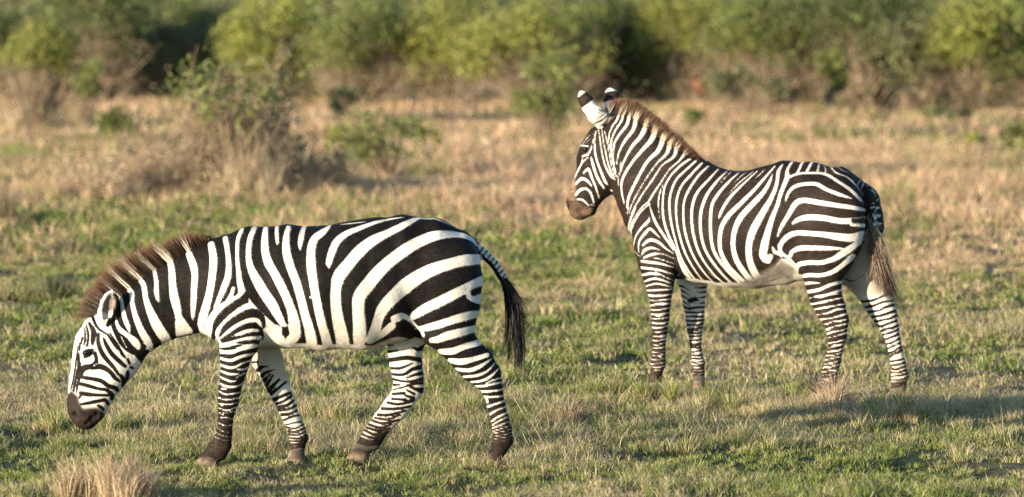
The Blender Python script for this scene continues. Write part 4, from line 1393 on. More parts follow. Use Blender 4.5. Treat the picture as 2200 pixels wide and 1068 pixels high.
def build_standing():
    g = on_ground(1640, 853)
    fr = Frame((g[0], g[1], 0), R(24), 1640)
    torso = [(1478, 346, 1376, 540, 0, .16), (1520, 351, 1424, 578, 0, .215), (1560, 369, 1472, 597, 0, .26), (1605, 376, 1540, 610, 0, .295), (1642, 373, 1590, 615, 0, .305), (1690, 361, 1640, 611, 0, .3), (1738, 348, 1682, 597, 0, .28),
             (1786, 352, 1730, 570, 0, .24), (1830, 363, 1785, 540, 0, .2), (1860, 385, 1820, 520, 0, .17)]
    neck = [(1510, 350, 1376, 530, 0, .17), (1488, 340, 1354, 492, 0, .145), (1460, 322, 1344, 462, 0, .125), (1432, 303, 1336, 435, 0, .11), (1400, 280, 1329, 408, 0, .1), (1370, 259, 1324, 385, 0, .092), (1340, 241, 1318, 362, 0, .086), (1316, 240, 1310, 345, 0, .08)]
    head = [(1318, 246, 1334, 352, 0, .085), (1296, 258, 1334, 372, 0, .09), (1283, 277, 1331, 392, 0, .098), (1273, 293, 1326, 407, 0, .1), (1266, 314, 1312, 418, 0, .095), (1261, 345, 1297, 429, 0, .082), (1244, 378, 1285, 438, 0, .07),
            (1228, 405, 1278, 449, 0, .065), (1221, 430, 1274, 460, 0, .066), (1228, 454, 1258, 466, 0, .06)]
    ear = [(1276, 266, 1310, 250, .06, .03), (1264, 252, 1295, 238, .085, .034), (1254, 236, 1278, 224, .1, .032), (1245, 219, 1271, 213, .11, .026), (1243, 206, 1260, 202, .115, .018), (1244, 199, 1251, 197, .117, .01)]
    fear = [(1298, 243, 1328, 243, -.06, .03), (1298, 225, 1330, 224, -.085, .036), (1298, 210, 1329, 209, -.1, .032), (1301, 200, 1323, 199, -.11, .024), (1305, 193, 1316, 193, -.112, .014)]
    NFrows = [(1366, 470, 1456, 480), (1362, 520, 1456, 530), (1372, 556, 1455, 570), (1383, 590, 1450, 598), (1391, 620, 1445, 623), (1398, 650, 1440, 651), (1401, 680, 1437, 681), (1403, 710, 1433, 713), (1404, 731, 1430, 732),
              (1403, 755, 1429, 756), (1399, 779, 1429, 787), (1398, 797, 1422, 800), (1396, 815, 1420, 817), (1391, 842, 1418, 842)]
    NFb = [.09, .09, .082, .075, .066, .056, .052, .05, .042, .035, .038, .036, .042, .05]
    FFrows = [(1430, 540, 1515, 550), (1450, 580, 1522, 588), (1460, 606, 1519, 608), (1465, 632, 1515, 632), (1470, 656, 1513, 656), (1474, 686, 1512, 686), (1478, 710, 1508, 710), (1482, 731, 1506, 731), (1485, 755, 1507, 755),
              (1486, 780, 1514, 782), (1489, 797, 1513, 800), (1491, 812, 1513, 812), (1489, 836, 1515, 835)]
    FFb = [.085, .08, .075, .066, .056, .05, .048, .038, .034, .038, .036, .042, .05]
    NHrows = [(1690, 425, 1852, 432), (1680, 485, 1856, 478), (1684, 530, 1849, 514), (1709, 569, 1832, 548), (1727, 602, 1808, 588), (1740, 644, 1806, 632), (1755, 668, 1817, 662), (1772, 695, 1823, 683), (1779, 722, 1818, 722),
              (1780, 746, 1810, 752), (1774, 770, 1806, 776), (1768, 797, 1803, 800), (1765, 815, 1800, 819), (1753, 830, 1781, 837), (1744, 842, 1770, 848), (1740, 860, 1770, 861)]
    NHb = [.13, .14, .13, .11, .09, .07, .06, .05, .046, .037, .034, .036, .038, .036, .042, .05]
    FHrows = [(1730, 425, 1889, 432), (1718, 485, 1898, 480), (1745, 535, 1896, 530), (1790, 575, 1892, 575), (1818, 598, 1890, 600), (1844, 624, 1903, 630), (1862, 656, 1922, 660), (1878, 680, 1928, 683), (1893, 704, 1931, 710),
              (1904, 728, 1934, 731), (1910, 755, 1939, 755), (1914, 780, 1945, 782), (1916, 803, 1950, 811), (1916, 824, 1946, 830), (1913, 842, 1943, 845), (1909, 861, 1946, 861)]
    FHb = [.13, .14, .13, .11, .09, .075, .065, .05, .046, .037, .034, .036, .038, .036, .042, .05]
    tail = [(1836, 388, 1830, 420, 0, .03), (1856, 393, 1846, 412, 0, .028), (1870, 410, 1856, 420, 0, .026), (1877, 432, 1861, 438, 0, .025), (1881, 456, 1865, 460, 0, .024), (1884, 482, 1869, 486, 0, .022), (1887, 515, 1875, 518, 0, .016), (1890, 550, 1884, 550, 0, .01)]
    ch = {
        'torso': dict(st=torso, k=.02, cap=(.35, .3), ks=.03),
        'neck': dict(st=neck, k=.05, cap=(.4, .35), ks=.03),
        'head': dict(st=head, k=.025, cap=(.3, .7), ks=.03),
        'NF': dict(st=with_lat(NFrows, [.14, .14, .12, .11, .1, .1], NFb), k=.035, cap=(.7, .25), ks=.014),
        'FF': dict(st=with_lat(FFrows, [-.13, -.13, -.12, -.11, -.1, -.1], FFb), k=.035, cap=(.7, .25), ks=.014),
        'NH': dict(st=with_lat(NHrows, [.12, .13, .13, .12, .12, .12], NHb), k=.03, cap=(.55, .25), ks=.016),
        'FH': dict(st=with_lat(FHrows, [-.12, -.13, -.13, -.12, -.12, -.12], FHb), k=.03, cap=(.55, .25), ks=.016),
        'ear': dict(st=ear, k=.012, cap=(.5, .7)), 'ear_far': dict(st=fear, k=.012, cap=(.5, .7)),
        'tail': dict(st=tail, k=.015, cap=(.5, .8), ks=.008),
    }
    an = Animal(fr, ch, 0.0095)
    an.push([(1256, 320, 11, .012), (1257, 321, 6, -.012), (1224, 438, 6, -.016), (1300, 390, 26, .014), (1268, 375, 20, -.008), (1250, 452, 7, -.008), (1264, 450, 7, -.008), (1245, 456, 5, -.010), (1256, 447, 5, -.010), (1266, 459, 8, .010), (1232, 446, 8, .006), (1690, 535, 30, -.02), (1665, 500, 30, -.012), (1672, 600, 40, -.022),
             (1770, 450, 60, .012), (1400, 470, 40, .012), (1360, 480, 20, .01), (1560, 500, 80, .015), (1452, 560, 16, -.02), (1440, 570, 14, .01), (1400, 350, 36, -.006)])
    an.refresh()
    an.trim = 1.7
    legs = {'NF': (640, .11, 'B'), 'FF': (600, -.11, 'W'), 'NH': (640, .12, 'B'), 'FH': (500, -.125, 'W')}
    ops = parse_ops(STR2)
    def add(grp, lst, front=True):
        for kind, pts in lst:
            ops.insert(0, (grp, kind, pts))
    ys = np.cumsum(np.concatenate([[632], np.linspace(10.4, 7.4, 19)]))
    add('NF', ring_ops(NFrows, [(y + 1, y - 1, np.interp(y, [630, 800], [4.9, 3.3]), 2.0) for y in ys if y < 812], 'W', 1))
    ys = np.cumsum(np.concatenate([[660], np.linspace(9, 7, 18)]))
    add('FF', ring_ops(FFrows, [(y, y, np.interp(y, [650, 800], [3.4, 3.0]), 2.0) for y in ys if y < 806], 'B', 2))
    for y in (612, 622, 633, 645, 654):
        add('FF', [('B', [(1453, y, 4.5), (1473, y + 3, 3), (1482, y + 8, 1)])])
        add('FF', [('B', [(1524, y + 4, 4.5), (1509, y + 6, 2.5), (1504, y + 6, 1)])])
    ys = np.cumsum(np.concatenate([[634], np.linspace(11.5, 7.0, 21)]))
    add('NH', ring_ops(NHrows, [(y + 8, y - 6 if y < 720 else y - 1, np.interp(y, [630, 810], [5.4, 3.4]), 1.5) for y in ys if y < 822], 'W', 3))
    ys = np.cumsum(np.concatenate([[640], np.linspace(11, 7.2, 20)]))
    add('FH', ring_ops(FHrows, [(y + 8, y - 7 if y < 760 else y + 2, np.interp(y, [630, 810], [4.2, 2.6]), 2.5) for y in ys if y < 826], 'B', 4))
    add('FH', [('B', [(1826, 598, 2), (1842, 603, 1.5), (1858, 594, 1)])])
    an.stripes(ops, legs)
    # ears: white with a black band and black-streaked base; back of the near ear faces the lens
    V = an.V
    for nm in ('ear', 'ear_far'):
        m = an.own == an.names.index(nm)
        sg = np.array(an.segs[nm])
        ax = sg[-1, :3] - sg[0, :3]; L = np.linalg.norm(ax)
        t = ((V[m] - sg[0, :3]) @ ax) / L ** 2
        band = np.minimum(t - .62, .93 - t) * L
        if nm == 'ear_far': band = np.minimum(t - .45, .88 - t) * L
        f = -band
        if nm == 'ear':
            f = np.minimum(f, np.abs((t - .02) * L - np.sin(V[m][:, 0] * 60) * .004) - .006)
        an.f[m] = f
    # far buttock seen past the tail: narrow hoops like the near one
    m = an.own == an.names.index('tail')
    sg = np.array(an.segs['tail'])
    dd = np.linalg.norm(V[m] - sg[0, :3], axis=1)
    an.f[m] = np.where(dd > .035, (np.abs(((dd) / .034) % 1 - .5) * 2 - .38) * .009, -.02)
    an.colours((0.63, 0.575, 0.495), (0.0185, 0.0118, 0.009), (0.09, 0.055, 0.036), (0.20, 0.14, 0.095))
    root = root_for("zebra", fr)
    tag(root, "standing zebra with raised head and many narrow brown-black stripes", "zebra", "zebras on the plain")
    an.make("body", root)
    coat(an, root, 430000, 12)
    base = [(1302, 240), (1313, 240), (1329, 235), (1354, 247), (1372, 259), (1391, 272), (1412, 288), (1431, 303), (1453, 319), (1474, 334), (1502, 348)]
    tips = [(1306, 222), (1322, 213), (1345, 213), (1369, 221), (1388, 234), (1406, 250), (1425, 263), (1447, 284), (1466, 300), (1487, 321), (1510, 345)]
    mane(an, "mane", base, tips, 7500, .013, root,
         ((0.05, 0.028, 0.018), (0.11, 0.058, 0.033), (0.20, 0.105, 0.06), (0.80, 0.68, 0.52)), 8, wfade=(.3, .8), jit=.1)
    r = np.random.default_rng(15)
    N = 2600
    t = r.random(N) ** 0.9
    c = poly_lerp([(1871, 455), (1875, 485), (1881, 520), (1887, 550)], t)
    base = np.empty((N, 3)); tip = np.empty((N, 3)); sag = np.empty((N, 3)); cr = np.empty((N, 3)); ct = np.empty((N, 3))
    lock = r.integers(0, 30, N)
    lx = r.normal(0, 1, 30); ll = r.uniform(0, 1, 30)
    for i in range(N):
        b = fr.trace(c[i, 0] + r.normal(0, 3), c[i, 1], 0); base[i] = (b[0], r.normal(0, .014), b[1])
        ex = 1893 + ll[lock[i]] * 24 + lx[lock[i]] * 9 + r.normal(0, 4); ey = 575 + ll[lock[i]] * 80 + r.normal(0, 7)
        if r.random() < 0.3:
            ex = c[i, 0] + r.normal(4, 12); ey = c[i, 1] + r.uniform(30, 90)
        q = fr.trace(ex, ey, 0); tip[i] = (q[0], r.normal(0, .022), q[1])
        sag[i] = (r.normal(-.004, .008), r.normal(0, .006), 0)
        pale = r.random() < (0.55 if c[i, 1] < 505 else .12)
        v = r.uniform(.7, 1.3)
        cr[i] = np.array([.42, .32, .22]) * v if pale else np.array([.07, .045, .03]) * v
        ct[i] = np.array([.2, .125, .075]) * v if ey < 628 else np.array([.03, .018, .012]) * v
    hair_mesh("tail_tuft", base, tip, sag, r.uniform(.0025, .0045, N), cr, ct, root, 5, 4)
    eye_part(an, 1258, 321, .022, root, .006)
    return an
Z2 = build_standing()
for nm_, a_ in (("z1", Z1), ("z2", Z2)):
    print(nm_, "verts", len(a_.V), "scale", a_.fr.scale(), {k: round(float(a_.V[a_.own == a_.names.index(k), 2].min()), 3) for k in ('NF', 'FF', 'NH', 'FH')}, a_.V.min(0), a_.V.max(0))
# ------------------------------------------------------------------ shrubs, tussocks, scrub
prng = np.random.default_rng(21)
GREENS = {'yellow': [(.225, .24, .05), (.27, .275, .062), (.185, .205, .046), (.33, .31, .085)],
          'green': [(.14, .165, .045), (.175, .195, .053), (.115, .14, .038), (.225, .23, .07)],
          'dark': [(.10, .125, .043), (.13, .15, .05), (.08, .102, .036), (.165, .18, .062)],
          'dull': [(.17, .175, .075), (.20, .195, .085), (.145, .15, .066), (.235, .22, .10)],
          'brown': [(.29, .21, .13), (.34, .25, .16), (.22, .155, .10), (.27, .21, .115)],
          'straw': [(.50, .37, .23), (.42, .30, .18), (.58, .46, .30), (.34, .23, .14)],
          'orange': [(.42, .18, .09), (.35, .14, .07), (.48, .25, .12)]}

def tubes(paths, radii, sides=5):
    V = []; F = []
    for P, r in zip(paths, radii):
        P = np.array(P, float); n = len(P); b = len(V)
        for i in range(n):
            d = P[min(i + 1, n - 1)] - P[max(i - 1, 0)]
            d /= np.linalg.norm(d) + 1e-9
            a = np.cross(d, [0.3, 0.9, 0.2]); a /= np.linalg.norm(a) + 1e-9
            c = np.cross(d, a)
            for s in range(sides):
                t = 2 * math.pi * s / sides
                V.append(P[i] + (a * math.cos(t) + c * math.sin(t)) * r[i])
        for i in range(n - 1):
            for s in range(sides):
                F.append((b + i * sides + s, b + i * sides + (s + 1) % sides, b + (i + 1) * sides + (s + 1) % sides, b + (i + 1) * sides + s))
    return np.array(V), np.array(F)

def leaves(Cn, size, pal, r, flat=0.0, vary=None):
    """pointed four-sided leaves at centres Cn"""
    N = len(Cn)
    d = r.normal(0, 1, (N, 3)); d[:, 2] = np.abs(d[:, 2]) * .8 + flat
    d /= np.linalg.norm(d, axis=1)[:, None]
    q = r.normal(0, 1, (N, 3)); q -= (q * d).sum(1)[:, None] * d
    q /= np.linalg.norm(q, axis=1)[:, None]
    s = size * r.uniform(.6, 1.35, N)[:, None]
    V = np.empty((N, 4, 3))
    V[:, 0] = Cn - d * s * .5; V[:, 1] = Cn + q * s * .24 + d * s * .05
    V[:, 2] = Cn + d * s * .5; V[:, 3] = Cn - q * s * .24 + d * s * .05
    b = np.arange(N)[:, None] * 4
    pal = np.array(pal)
    c = pal[r.integers(0, len(pal), N)] * r.uniform(.8, 1.2, (N, 1))
    if vary is not None: c = c * vary[:, None]
    return V.reshape(-1, 3), b + [0, 1, 2, 3], np.repeat(c[:, None], 4, 1).reshape(-1, 3)

def stalks(n, rad, h, lean, r, w, pal, zbase=0.0):
    """dead grass stems: several uneven tufts sharing one patch, each spraying its own way"""
    k = max(5, int(7 + n / 220))
    ca = r.uniform(0, 2 * np.pi, k); cq = rad * np.sqrt(r.random(k)) * .92
    cx, cy = np.cos(ca) * cq, np.sin(ca) * cq
    chh = r.uniform(.4, 1.12, k) * (1 - .35 * (cq / rad) ** 2)
    cr = rad * r.uniform(.10, .30, k)
    wk = r.uniform(.3, 1, k); wk /= wk.sum()
    pal = np.array(pal)
    cc = pal[r.integers(0, len(pal), k)]
    ci = r.choice(k, n, p=wk)
    a = r.uniform(0, 2 * np.pi, n); q = np.abs(r.normal(0, .6, n)) * cr[ci]
    P = np.stack([cx[ci] + np.cos(a) * q, cy[ci] + np.sin(a) * q, np.full(n, zbase)], -1)
    H = h * chh[ci] * r.uniform(.35, 1.1, n)
    az = a + r.normal(0, .6, n)
    own_ = pal[r.integers(0, len(pal), n)]
    c = np.where((r.random(n) < .55)[:, None], cc[ci], own_) * r.uniform(.75, 1.25, (n, 1))
    return blades_mesh(P, H, np.full(n, w) * r.uniform(.6, 1.3, n), az, np.clip(lean * (q / cr[ci]) * .8 + r.uniform(0, lean * .9, n), 0, 1.15), c)

def shrub(name, cat, label, px, py, wpx, hpx, pal, seed, group=None, n=2600, leaf=0.05, lift=0.25, clumps=16, bare=None, dead=None, depth=.8, stems=9, gap=0.55, barkc=(.24, .17, .11), trunkw=1.0):
    """a bush or small tree whose foot is seen at (px, py); crown of leaf clumps on a fan of stems"""
    r = np.random.default_rng(seed)
    g = on_ground(px, py)
    m = math.hypot(g[0], g[1]) / FPX
    W, H = wpx * m, hpx * m
    root = empty(name, (g[0], g[1], float(gh(g[0], g[1]))))
    root.rotation_euler = (0, 0, r.uniform(-.3, .3))
    tag(root, label, cat, group)
    # clump centres: over the shell and through the volume of an uneven crown
    cs = []
    while len(cs) < clumps:
        v = r.normal(0, 1, 3); v /= np.linalg.norm(v)
        q = r.uniform(.35, 1.0) ** .5
        c = np.array([v[0] * W * .5 * q, v[1] * W * .5 * depth * q, H * (lift + (1 - lift) * (.5 + .5 * v[2] * q))])
        if v[2] < -.55: continue
        c *= np.array([1, 1, r.uniform(.86, 1.06)])
        cs.append(c)
    cs = np.array(cs)
    rad = min(W, H * (1 - lift) * 1.3) * r.uniform(.16, .32, clumps)
    paths = []; rr = []
    for i in range(max(stems, 3)):
        t = cs[i % clumps]
        b = np.array([r.normal(0, .05) * W * .4, r.normal(0, .05) * W * .4, -0.03])
        k = b + (t - b) * .5 + np.array([r.normal(0, .06) * W, r.normal(0, .06) * W, H * .07])
        paths.append([b, (b * .5 + k * .5) + r.normal(0, .02, 3) * W, k, k * .5 + t * .5 + r.normal(0, .03, 3) * W, t])
        r0 = H * r.uniform(.012, .022) * trunkw
        rr.append([r0, r0 * .85, r0 * .65, r0 * .42, r0 * .2])
    for i in range(clumps * 2):
        t = cs[i % clumps]; e = t + r.normal(0, 1, 3) * rad[i % clumps] * 1.2
        paths.append([t, t * .5 + e * .5 + r.normal(0, .02, 3) * H, e]); rr.append([H * .004, H * .003, H * .0015])
    V, F = tubes(paths, rr)
    raw_mesh("branches", V, F, M_BARK, root, smooth=True, cols={"col": np.tile(np.array(barkc), (len(V), 1))})
    wts = rad ** 2; wts = wts / wts.sum()
    ci = r.choice(clumps, n, p=wts)
    u_ = r.normal(0, 1, (n, 3)); u_ /= np.linalg.norm(u_, axis=1)[:, None]
    q = r.random(n) ** gap
    Cn = cs[ci] + u_ * (rad[ci] * q * 1.25)[:, None] * np.array([1, 1, .85])
    Cn[:, 2] = np.maximum(Cn[:, 2], .03)
    tone = r.uniform(.72, 1.25, clumps)
    V, F, Cc = leaves(Cn, leaf, GREENS[pal], r, .15, tone[ci])
    raw_mesh("foliage", V, F, M_LEAF, root, cols={"col": Cc})
    if bare and bare >= 100 and lift > .2:
        nb = bare * 4
        ub = r.normal(0, .27, (nb, 3)) * np.array([W, W * depth, 0]); ub[:, 2] = np.abs(r.normal(0, .22, nb)) * H
        V, F, Cc = leaves(ub, leaf * .9, GREENS['brown'][:2] + GREENS['dull'], r)
        raw_mesh("undergrowth", V, F, M_LEAF, root, cols={"col": Cc})
    if bare:      # grey-brown leafless lower twigs
        pw = []; pr = []
        for i in range(bare):
            a = r.uniform(0, 2 * np.pi); e = np.array([math.cos(a) * W * .5 * r.uniform(.2, 1), math.sin(a) * W * .4 * r.uniform(.2, 1), H * r.uniform(.25, .75)])
            b = np.array([e[0] * .25, e[1] * .25, 0]); mm = b * .5 + e * .5 + r.normal(0, .05, 3) * W
            pw.append([b, mm, e]); pr.append([H * .006, H * .0045, H * .0015])
            for s_ in range(2):
                e2 = e + r.normal(0, .09, 3) * W; pw.append([mm, mm * .4 + e2 * .6 + r.normal(0, .02, 3) * W, e2]); pr.append([H * .003, H * .0025, H * .001])
        V, F = tubes(pw, pr, 4)
        raw_mesh("dead_twigs", V, F, M_BARK, root, cols={"col": np.tile(np.array([.36, .26, .165]), (len(V), 1)) * np.repeat(r.uniform(.6, 1.3, len(V) // 4), 4)[:, None]})
    if dead:      # straw standing in and around the foot
        nn, rw, hh = dead
        V, F, Cc = stalks(nn, rw * m, hh * m, .55, r, .006 * max(1, g[1] / 50), GREENS['straw'])
        raw_mesh("dry_stems", V, F, M_GRASS, root, cols={"col": Cc})
    return root

def tussock(label, px, py, wpx, hpx, seed, n=900, pal='straw', green=.0, w=.004, lean=.6, group="grass tussocks", name="grass_tussock"):
    r = np.random.default_rng(seed)
    g = on_ground(px, py)
    m = g[1] / FPX
    z = float(gh(g[0], g[1])) - .01
    p_ = GREENS[pal] if green == 0 else GREENS[pal] + [tuple(c) for c in G_GREEN] * max(1, int(green * 2))
    V, F, Cc = stalks(int(n * 1.5), wpx * m / 2, hpx * m * 1.45, lean, r, w, p_)
    o = raw_mesh(name, V, F, M_GRASS, cols={"col": Cc})
    o.location = (g[0], g[1], z)
    tag(o, label, "grass tussock", group)
    return o

# --- tussocks one can pick out
tussock("tall straw tussock in the near corner below the grazing zebra's muzzle", 235, 1078, 230, 100, 1, 1500, lean=.5)
tussock("brownish tussock between the tail of the grazing zebra and the standing zebra", 1225, 915, 110, 62, 2, 900, 'brown', lean=.6)
tussock("low straw tussock left of the standing zebra's front hooves", 1310, 855, 130, 45, 3, 900, green=.5)
tussock("straw tussock hiding the standing zebra's near front hoof", 1425, 868, 120, 62, 4, 1000, green=.5)
tussock("broad straw and green tussock below the standing zebra's belly", 1540, 880, 170, 58, 5, 1500, green=.8)
tussock("wispy pale tussock around the standing zebra's near hind hoof", 1800, 880, 100, 74, 6, 700, lean=.5, w=.003)
tussock("green and straw tussock before the standing zebra's far hind hoof", 1945, 905, 150, 62, 7, 1100, green=.8)
tussock("small straw tussock between the standing zebra's hind hooves", 1880, 885, 70, 52, 8, 500, green=.3)
tussock("dark green tussock near the left edge, left of the grazing zebra's mane", 110, 650, 130, 62, 9, 800, 'dull', w=.006, lean=.7)
tussock("reddish brown low tussock at the left edge under the dry bush", 125, 540, 150, 46, 10, 900, 'brown', w=.006, lean=.9)
tussock("round tan tussock behind the standing zebra's chest", 1130, 452, 86, 48, 11, 900, 'straw', w=.007, lean=.9)
tussock("dark tussock on the left edge of the plain", 4, 475, 50, 66, 12, 500, 'brown', w=.007, lean=.6)
tussock("ragged straw tussock by the grazing zebra's lips", 130, 925, 170, 52, 17, 900, green=.6)
tussock("green tussock under the chin of the grazing zebra", 265, 930, 130, 50, 18, 800, green=1.2)
tussock("straw tussock under the grazing zebra's belly", 690, 905, 170, 50, 13, 1000, green=.8)
tussock("straw tussock behind the grazing zebra's rear hoof", 1010, 900, 130, 46, 14, 900, green=.6)
tussock("leafy green tuft seen between the grazing zebra's hind legs", 955, 800, 60, 50, 15, 90, 'green', w=.016, lean=.7)
tussock("leafy tuft beside the standing zebra's far front leg", 1530, 725, 60, 50, 16, 90, 'dull', w=.012, lean=.6)

# --- bushes on the plain
shrub("dry_bush", "bush", "big tangled dry bush with straw stems and a green leafy top", 515, 425, 270, 310, 'green', 31, n=1500, leaf=.075, lift=.42, clumps=24, bare=300, dead=(2200, 190, 160), stems=26, gap=.9, barkc=(.30, .22, .14), depth=.9)
shrub("dry_bush", "bush", "straw coloured brush heap left of the green topped dry bush", 345, 425, 260, 150, 'brown', 32, n=420, leaf=.06, lift=.2, clumps=14, bare=160, dead=(1700, 140, 130), stems=8, barkc=(.34, .25, .16))
shrub("dry_bush", "bush", "low brown brush right of the green topped dry bush", 655, 420, 190, 130, 'dull', 52, n=420, leaf=.06, lift=.25, clumps=14, bare=190, dead=(1500, 110, 120), stems=10, barkc=(.30, .22, .14), gap=.9)
shrub("dry_bush", "bush", "low straw brush left of the straw coloured brush heap", 205, 432, 170, 85, 'straw', 53, n=320, leaf=.05, lift=.2, clumps=10, bare=110, dead=(1400, 105, 85), stems=6, barkc=(.36, .27, .17))
shrub("shrub", "shrub", "bright yellow green shrub with brown twigs at the far left", 85, 285, 170, 232, 'yellow', 33, n=3600, leaf=.07, lift=.5, clumps=16, bare=110, dead=(500, 90, 60), stems=12)
shrub("shrub", "shrub", "slim leafy shrub right of the bright one at far left", 185, 275, 85, 150, 'green', 34, n=1400, leaf=.065, lift=.35, clumps=9, bare=40, stems=7)
shrub("shrub", "shrub", "small bright green shrub in the straw before the dry bush", 256, 315, 78, 82, 'green', 35, n=1300, leaf=.055, lift=.2, clumps=9, stems=6)
shrub("shrub", "shrub", "leafy green shrub with yellow sprigs behind the grazing zebra's back", 835, 388, 165, 150, 'green', 36, n=1500, leaf=.062, lift=.2, clumps=20, bare=60, stems=14, gap=.9)
shrub("shrub", "shrub", "thin yellowish shrub left of the leafy one behind the grazing zebra", 728, 375, 80, 105, 'yellow', 37, n=500, leaf=.055, lift=.4, clumps=9, bare=30, stems=8, gap=.8)
shrub("shrub", "shrub", "sparse little shrub with yellow tips right of the leafy one", 920, 350, 60, 95, 'yellow', 38, n=420, leaf=.06, lift=.35, clumps=7, stems=6, gap=.8)
shrub("shrub", "shrub", "upright green shrub just left of the standing zebra's ears", 1168, 312, 130, 195, 'green', 39, n=1900, leaf=.075, lift=.25, clumps=15, bare=30, stems=9, gap=.65)
shrub("shrub", "shrub", "brown twiggy shrub with orange dead leaves above the standing zebra's back", 1610, 250, 200, 105, 'dull', 40, n=1700, leaf=.08, lift=.3, clumps=14, bare=80, stems=9)
shrub("shrub", "shrub", "slim bright green shrub above the standing zebra's rump", 1783, 245, 66, 145, 'green', 41, n=1500, leaf=.09, lift=.25, clumps=10, stems=7)
shrub("shrub", "shrub", "bright shrub cut by the right edge above the dry grass", 2190, 352, 85, 85, 'green', 42, n=1100, leaf=.06, lift=.2, clumps=9, stems=7)
shrub("shrub", "shrub", "tiny yellow green sprig left of the shrub at the right edge", 2096, 335, 36, 52, 'yellow', 43, n=240, leaf=.06, lift=.3, clumps=5, stems=4)
shrub("shrub", "shrub", "low grey brown shrub on the dry grass behind the standing zebra's tail", 2030, 268, 120, 42, 'dull', 44, n=1100, leaf=.07, lift=.1, clumps=12, bare=40, stems=7, barkc=(.2, .16, .13))
shrub("shrub", "shrub", "small brown shrub below the bushes left of the low grey brown one", 1962, 250, 60, 50, 'brown', 45, n=600, leaf=.07, lift=.1, clumps=8, bare=30, stems=6)
shrub("shrub", "shrub", "little green shrub on the dry grass between the standing zebra's mane and back", 1480, 280, 50, 52, 'green', 46, n=400, leaf=.06, lift=.2, clumps=6, stems=5)
shrub("shrub", "shrub", "tall grey green weed on the pale grass right of the dry bush", 735, 265, 60, 95, 'dull', 47, n=600, leaf=.07, lift=.2, clumps=8, bare=20, stems=6)
shrub("shrub", "shrub", "grey leafless shrub on the pale grass below the rounded yellow green bush", 1010, 245, 90, 75, 'brown', 48, n=350, leaf=.06, lift=.3, clumps=9, bare=60, stems=7, barkc=(.22, .18, .15))

# --- the first row of the scrub, each bush its own
ROW = [
    (20, 205, 150, 150, 'dark', "dark bush behind the bright shrub at far left"),
    (85, 190, 150, 170, 'green', "olive bush rising behind the bright shrub at far left"),
    (215, 205, 190, 225, 'dark', "tallest dark green bush with bare brown stems, near the left edge"),
    (345, 200, 190, 165, 'dull', "dull green bush right of the tall dark one"),
    (455, 200, 150, 135, 'dull', "brownish bush behind the top of the dry bush"),
    (585, 205, 190, 175, 'yellow', "yellow green bush right above the dry bush"),
    (690, 205, 120, 110, 'green', "low green bush with a black shadow under it"),
    (785, 210, 240, 175, 'green', "wide green bush over brown undergrowth left of the tall yellowish one"),
    (950, 210, 190, 205, 'yellow', "tall yellowish bush left of the rounded sunlit one"),
    (1150, 215, 310, 200, 'yellow', "broad rounded sunlit bush behind the standing zebra's ears"),
    (1300, 208, 140, 205, 'dark', "dark bush close right of the broad rounded one"),
    (1400, 208, 180, 185, 'green', "green bush above the standing zebra's mane"),
    (1505, 212, 190, 195, 'yellow', "bright bush over the orange dead leaves"),
    (1650, 220, 230, 225, 'green', "tall green bush on pale bare stems above the standing zebra's back"),
    (1760, 220, 170, 215, 'dull', "olive bush behind the slim bright shrub"),
    (1865, 222, 210, 225, 'dark', "dark tall bush above the standing zebra's tail"),
    (1985, 225, 180, 180, 'dull', "hazy dull bush right of the dark tall one"),
    (2095, 225, 190, 190, 'yellow', "bright bush over a rusty dead stem near the right edge"),
    (2195, 225, 150, 180, 'green', "green bush cut by the right edge of the view"),
    (425, 196, 150, 165, 'green', "fresh green bush left of the yellow green bush over the dry bush"),
    (1340, 198, 120, 180, 'yellow', "sunlit bush between the broad rounded bush and the mane"),
]
for i, (px, py, wp, hp, pal, lab) in enumerate(ROW):
    py += 16; hp = hp * [1.12, .98, 1.2, .9, 1.05][i % 5] + 14; wp *= 1.12
    lf = [.34, .22, .4, .26, .3][i % 5]
    shrub("bush", "bush", lab, px, py, wp, hp, pal, 200 + i, group="bushes along the edge of the scrub", n=7500 if wp > 190 else 5000, leaf=.085, lift=lf, clumps=[30, 20, 38, 24][i % 4], bare=170, stems=12, depth=.7, gap=.5, trunkw=1.2)

def dead_cluster(label, px, py, wpx, hpx, zpx, seed, n):
    r = np.random.default_rng(seed)
    g = on_ground(px, py); m = g[1] / FPX
    root = empty("dead_shrub", (g[0], g[1], 0)); tag(root, label, "dead shrub")
    c = r.normal(0, .3, (n, 3)) * np.array([wpx * m, wpx * m * .6, hpx * m]) + np.array([0, 0, zpx * m])
    V, F, Cc = leaves(c, .1, GREENS['orange'], r)
    raw_mesh("dead_leaves", V, F, M_LEAF, root, cols={"col": Cc})
    P = []; rr = []
    for k in range(8):
        e = c[k]; P.append([np.array([r.normal(0, .03), r.normal(0, .03), -.02]), e * .5 + r.normal(0, .04, 3), e]); rr.append([.012, .008, .003])
    V, F = tubes(P, rr)
    raw_mesh("branches", V, F, M_BARK, root, cols={"col": np.tile(np.array([.2, .12, .07]), (len(V), 1))})
dead_cluster("dead shrub with orange leaves at the scrub's edge above the standing zebra's back", 1505, 236, 24, 40, 50, 61, 90)
dead_cluster("rusty dead shrub at the scrub's edge near the right", 2106, 236, 14, 40, 40, 62, 36)

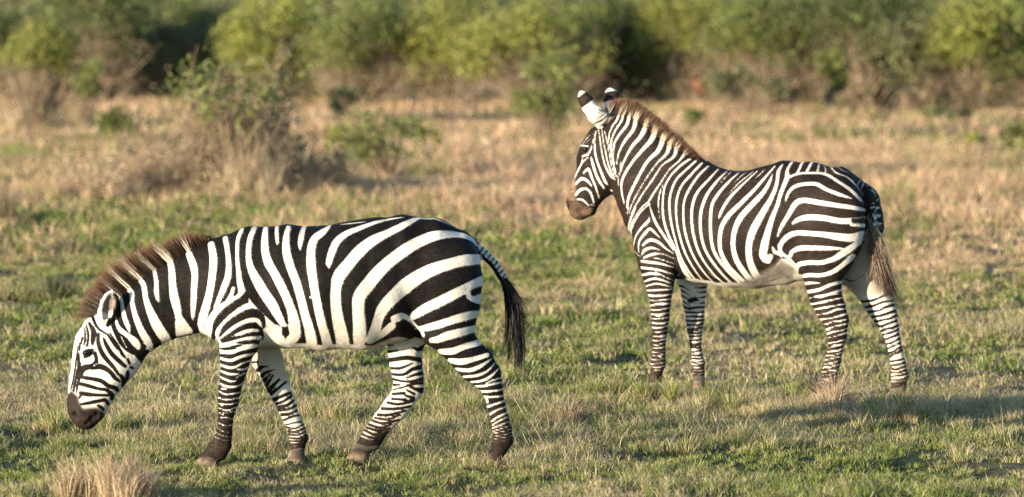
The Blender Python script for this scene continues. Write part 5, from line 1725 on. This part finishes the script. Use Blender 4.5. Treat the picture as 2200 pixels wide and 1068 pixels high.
# pale bare trunks at the edge of the scrub
def snag(label, px, py, hpx, wpx, seed):
    r = np.random.default_rng(seed)
    g = on_ground(px, py); m = g[1] / FPX; H = hpx * m
    P = [np.array([0, 0, -.05])]
    for k in range(1, 6):
        P.append(np.array([r.normal(0, .04) * H, r.normal(0, .04) * H, H * k / 5]))
    rr = [wpx * m / 2 * (1 - .13 * k) for k in range(6)]
    paths = [P]; rad = [rr]
    for k in range(4):
        b = P[2 + k % 3]; e = b + np.array([r.normal(0, .2) * H, r.normal(0, .1) * H, H * r.uniform(.15, .4)])
        paths.append([b, b * .5 + e * .5 + r.normal(0, .02, 3), e]); rad.append([rr[3] * .6, rr[3] * .4, rr[3] * .12])
    V, F = tubes(paths, rad, 6)
    o = raw_mesh("bare_trunk", V, F, M_BARK, smooth=True, cols={"col": np.tile(np.array([.36, .27, .18]), (len(V), 1))})
    o.location = (g[0], g[1], 0)
    tag(o, label, "tree trunk", "pale bare trunks before the scrub")
snag("crooked pale trunk left of the pair of straight ones", 1592, 215, 150, 11, 71)
snag("left one of two straight pale trunks above the standing zebra's back", 1650, 216, 110, 9, 72)
snag("right one of two straight pale trunks above the standing zebra's back", 1676, 216, 115, 9, 73)
snag("short leaning pale trunk above the standing zebra's tail", 1862, 236, 75, 8, 74)
snag("thin grey dead stem standing above the green topped dry bush", 590, 330, 245, 6, 75)

# --- the scrub farther back reads as one mass
def far_scrub():
    r = np.random.default_rng(99)
    Vs, Fs, Cs, off = [], [], [], 0
    spots = []
    for (y0, y1, cnt) in ((112, 130, 34), (135, 165, 36), (170, 230, 44), (240, 330, 46)):
        for k in range(cnt):
            y = r.uniform(y0, y1); hw = y * 1100 / FPX * 1.5 + 3
            spots.append((-hw + 2 * hw * (k + r.random()) / cnt, y))
    for (x, y) in spots:
        W = r.uniform(1.5, 3.6) * y / 125; H = r.uniform(1.1, 2.3) * (y / 125) ** .6
        pal = ['dull', 'green', 'dark', 'yellow', 'dull', 'green'][r.integers(0, 6)]
        nc = 16; cs = []
        for k in range(nc):
            v = r.normal(0, 1, 3); v /= np.linalg.norm(v)
            cs.append(np.array([x + v[0] * W * .45, y + v[1] * W * .35, H * (.45 + .42 * v[2])]))
        cs = np.array(cs); n = 1100
        ci = r.integers(0, nc, n)
        u_ = r.normal(0, 1, (n, 3)); u_ /= np.linalg.norm(u_, axis=1)[:, None]
        Cn = cs[ci] + u_ * (r.random(n) ** .45 * min(W, H) * .3)[:, None]
        Cn[:, 2] = np.maximum(Cn[:, 2], .05)
        tone = r.uniform(.7, 1.25, nc)
        V, F, Cc = leaves(Cn, .17 * (y / 125) ** .7, GREENS[pal], r, .15, tone[ci])
        V[:, 2] += sstep(150, 1500, V[:, 1]) * 22
        Vs.append(V); Fs.append(F + off); Cs.append(Cc); off += len(V)
    o = raw_mesh("distant_scrub", np.concatenate(Vs), np.concatenate(Fs), M_LEAF, cols={"col": np.concatenate(Cs)})
    tag(o, "distant green scrub filling the plain behind the first bushes", "scrub", kind="stuff")
far_scrub()
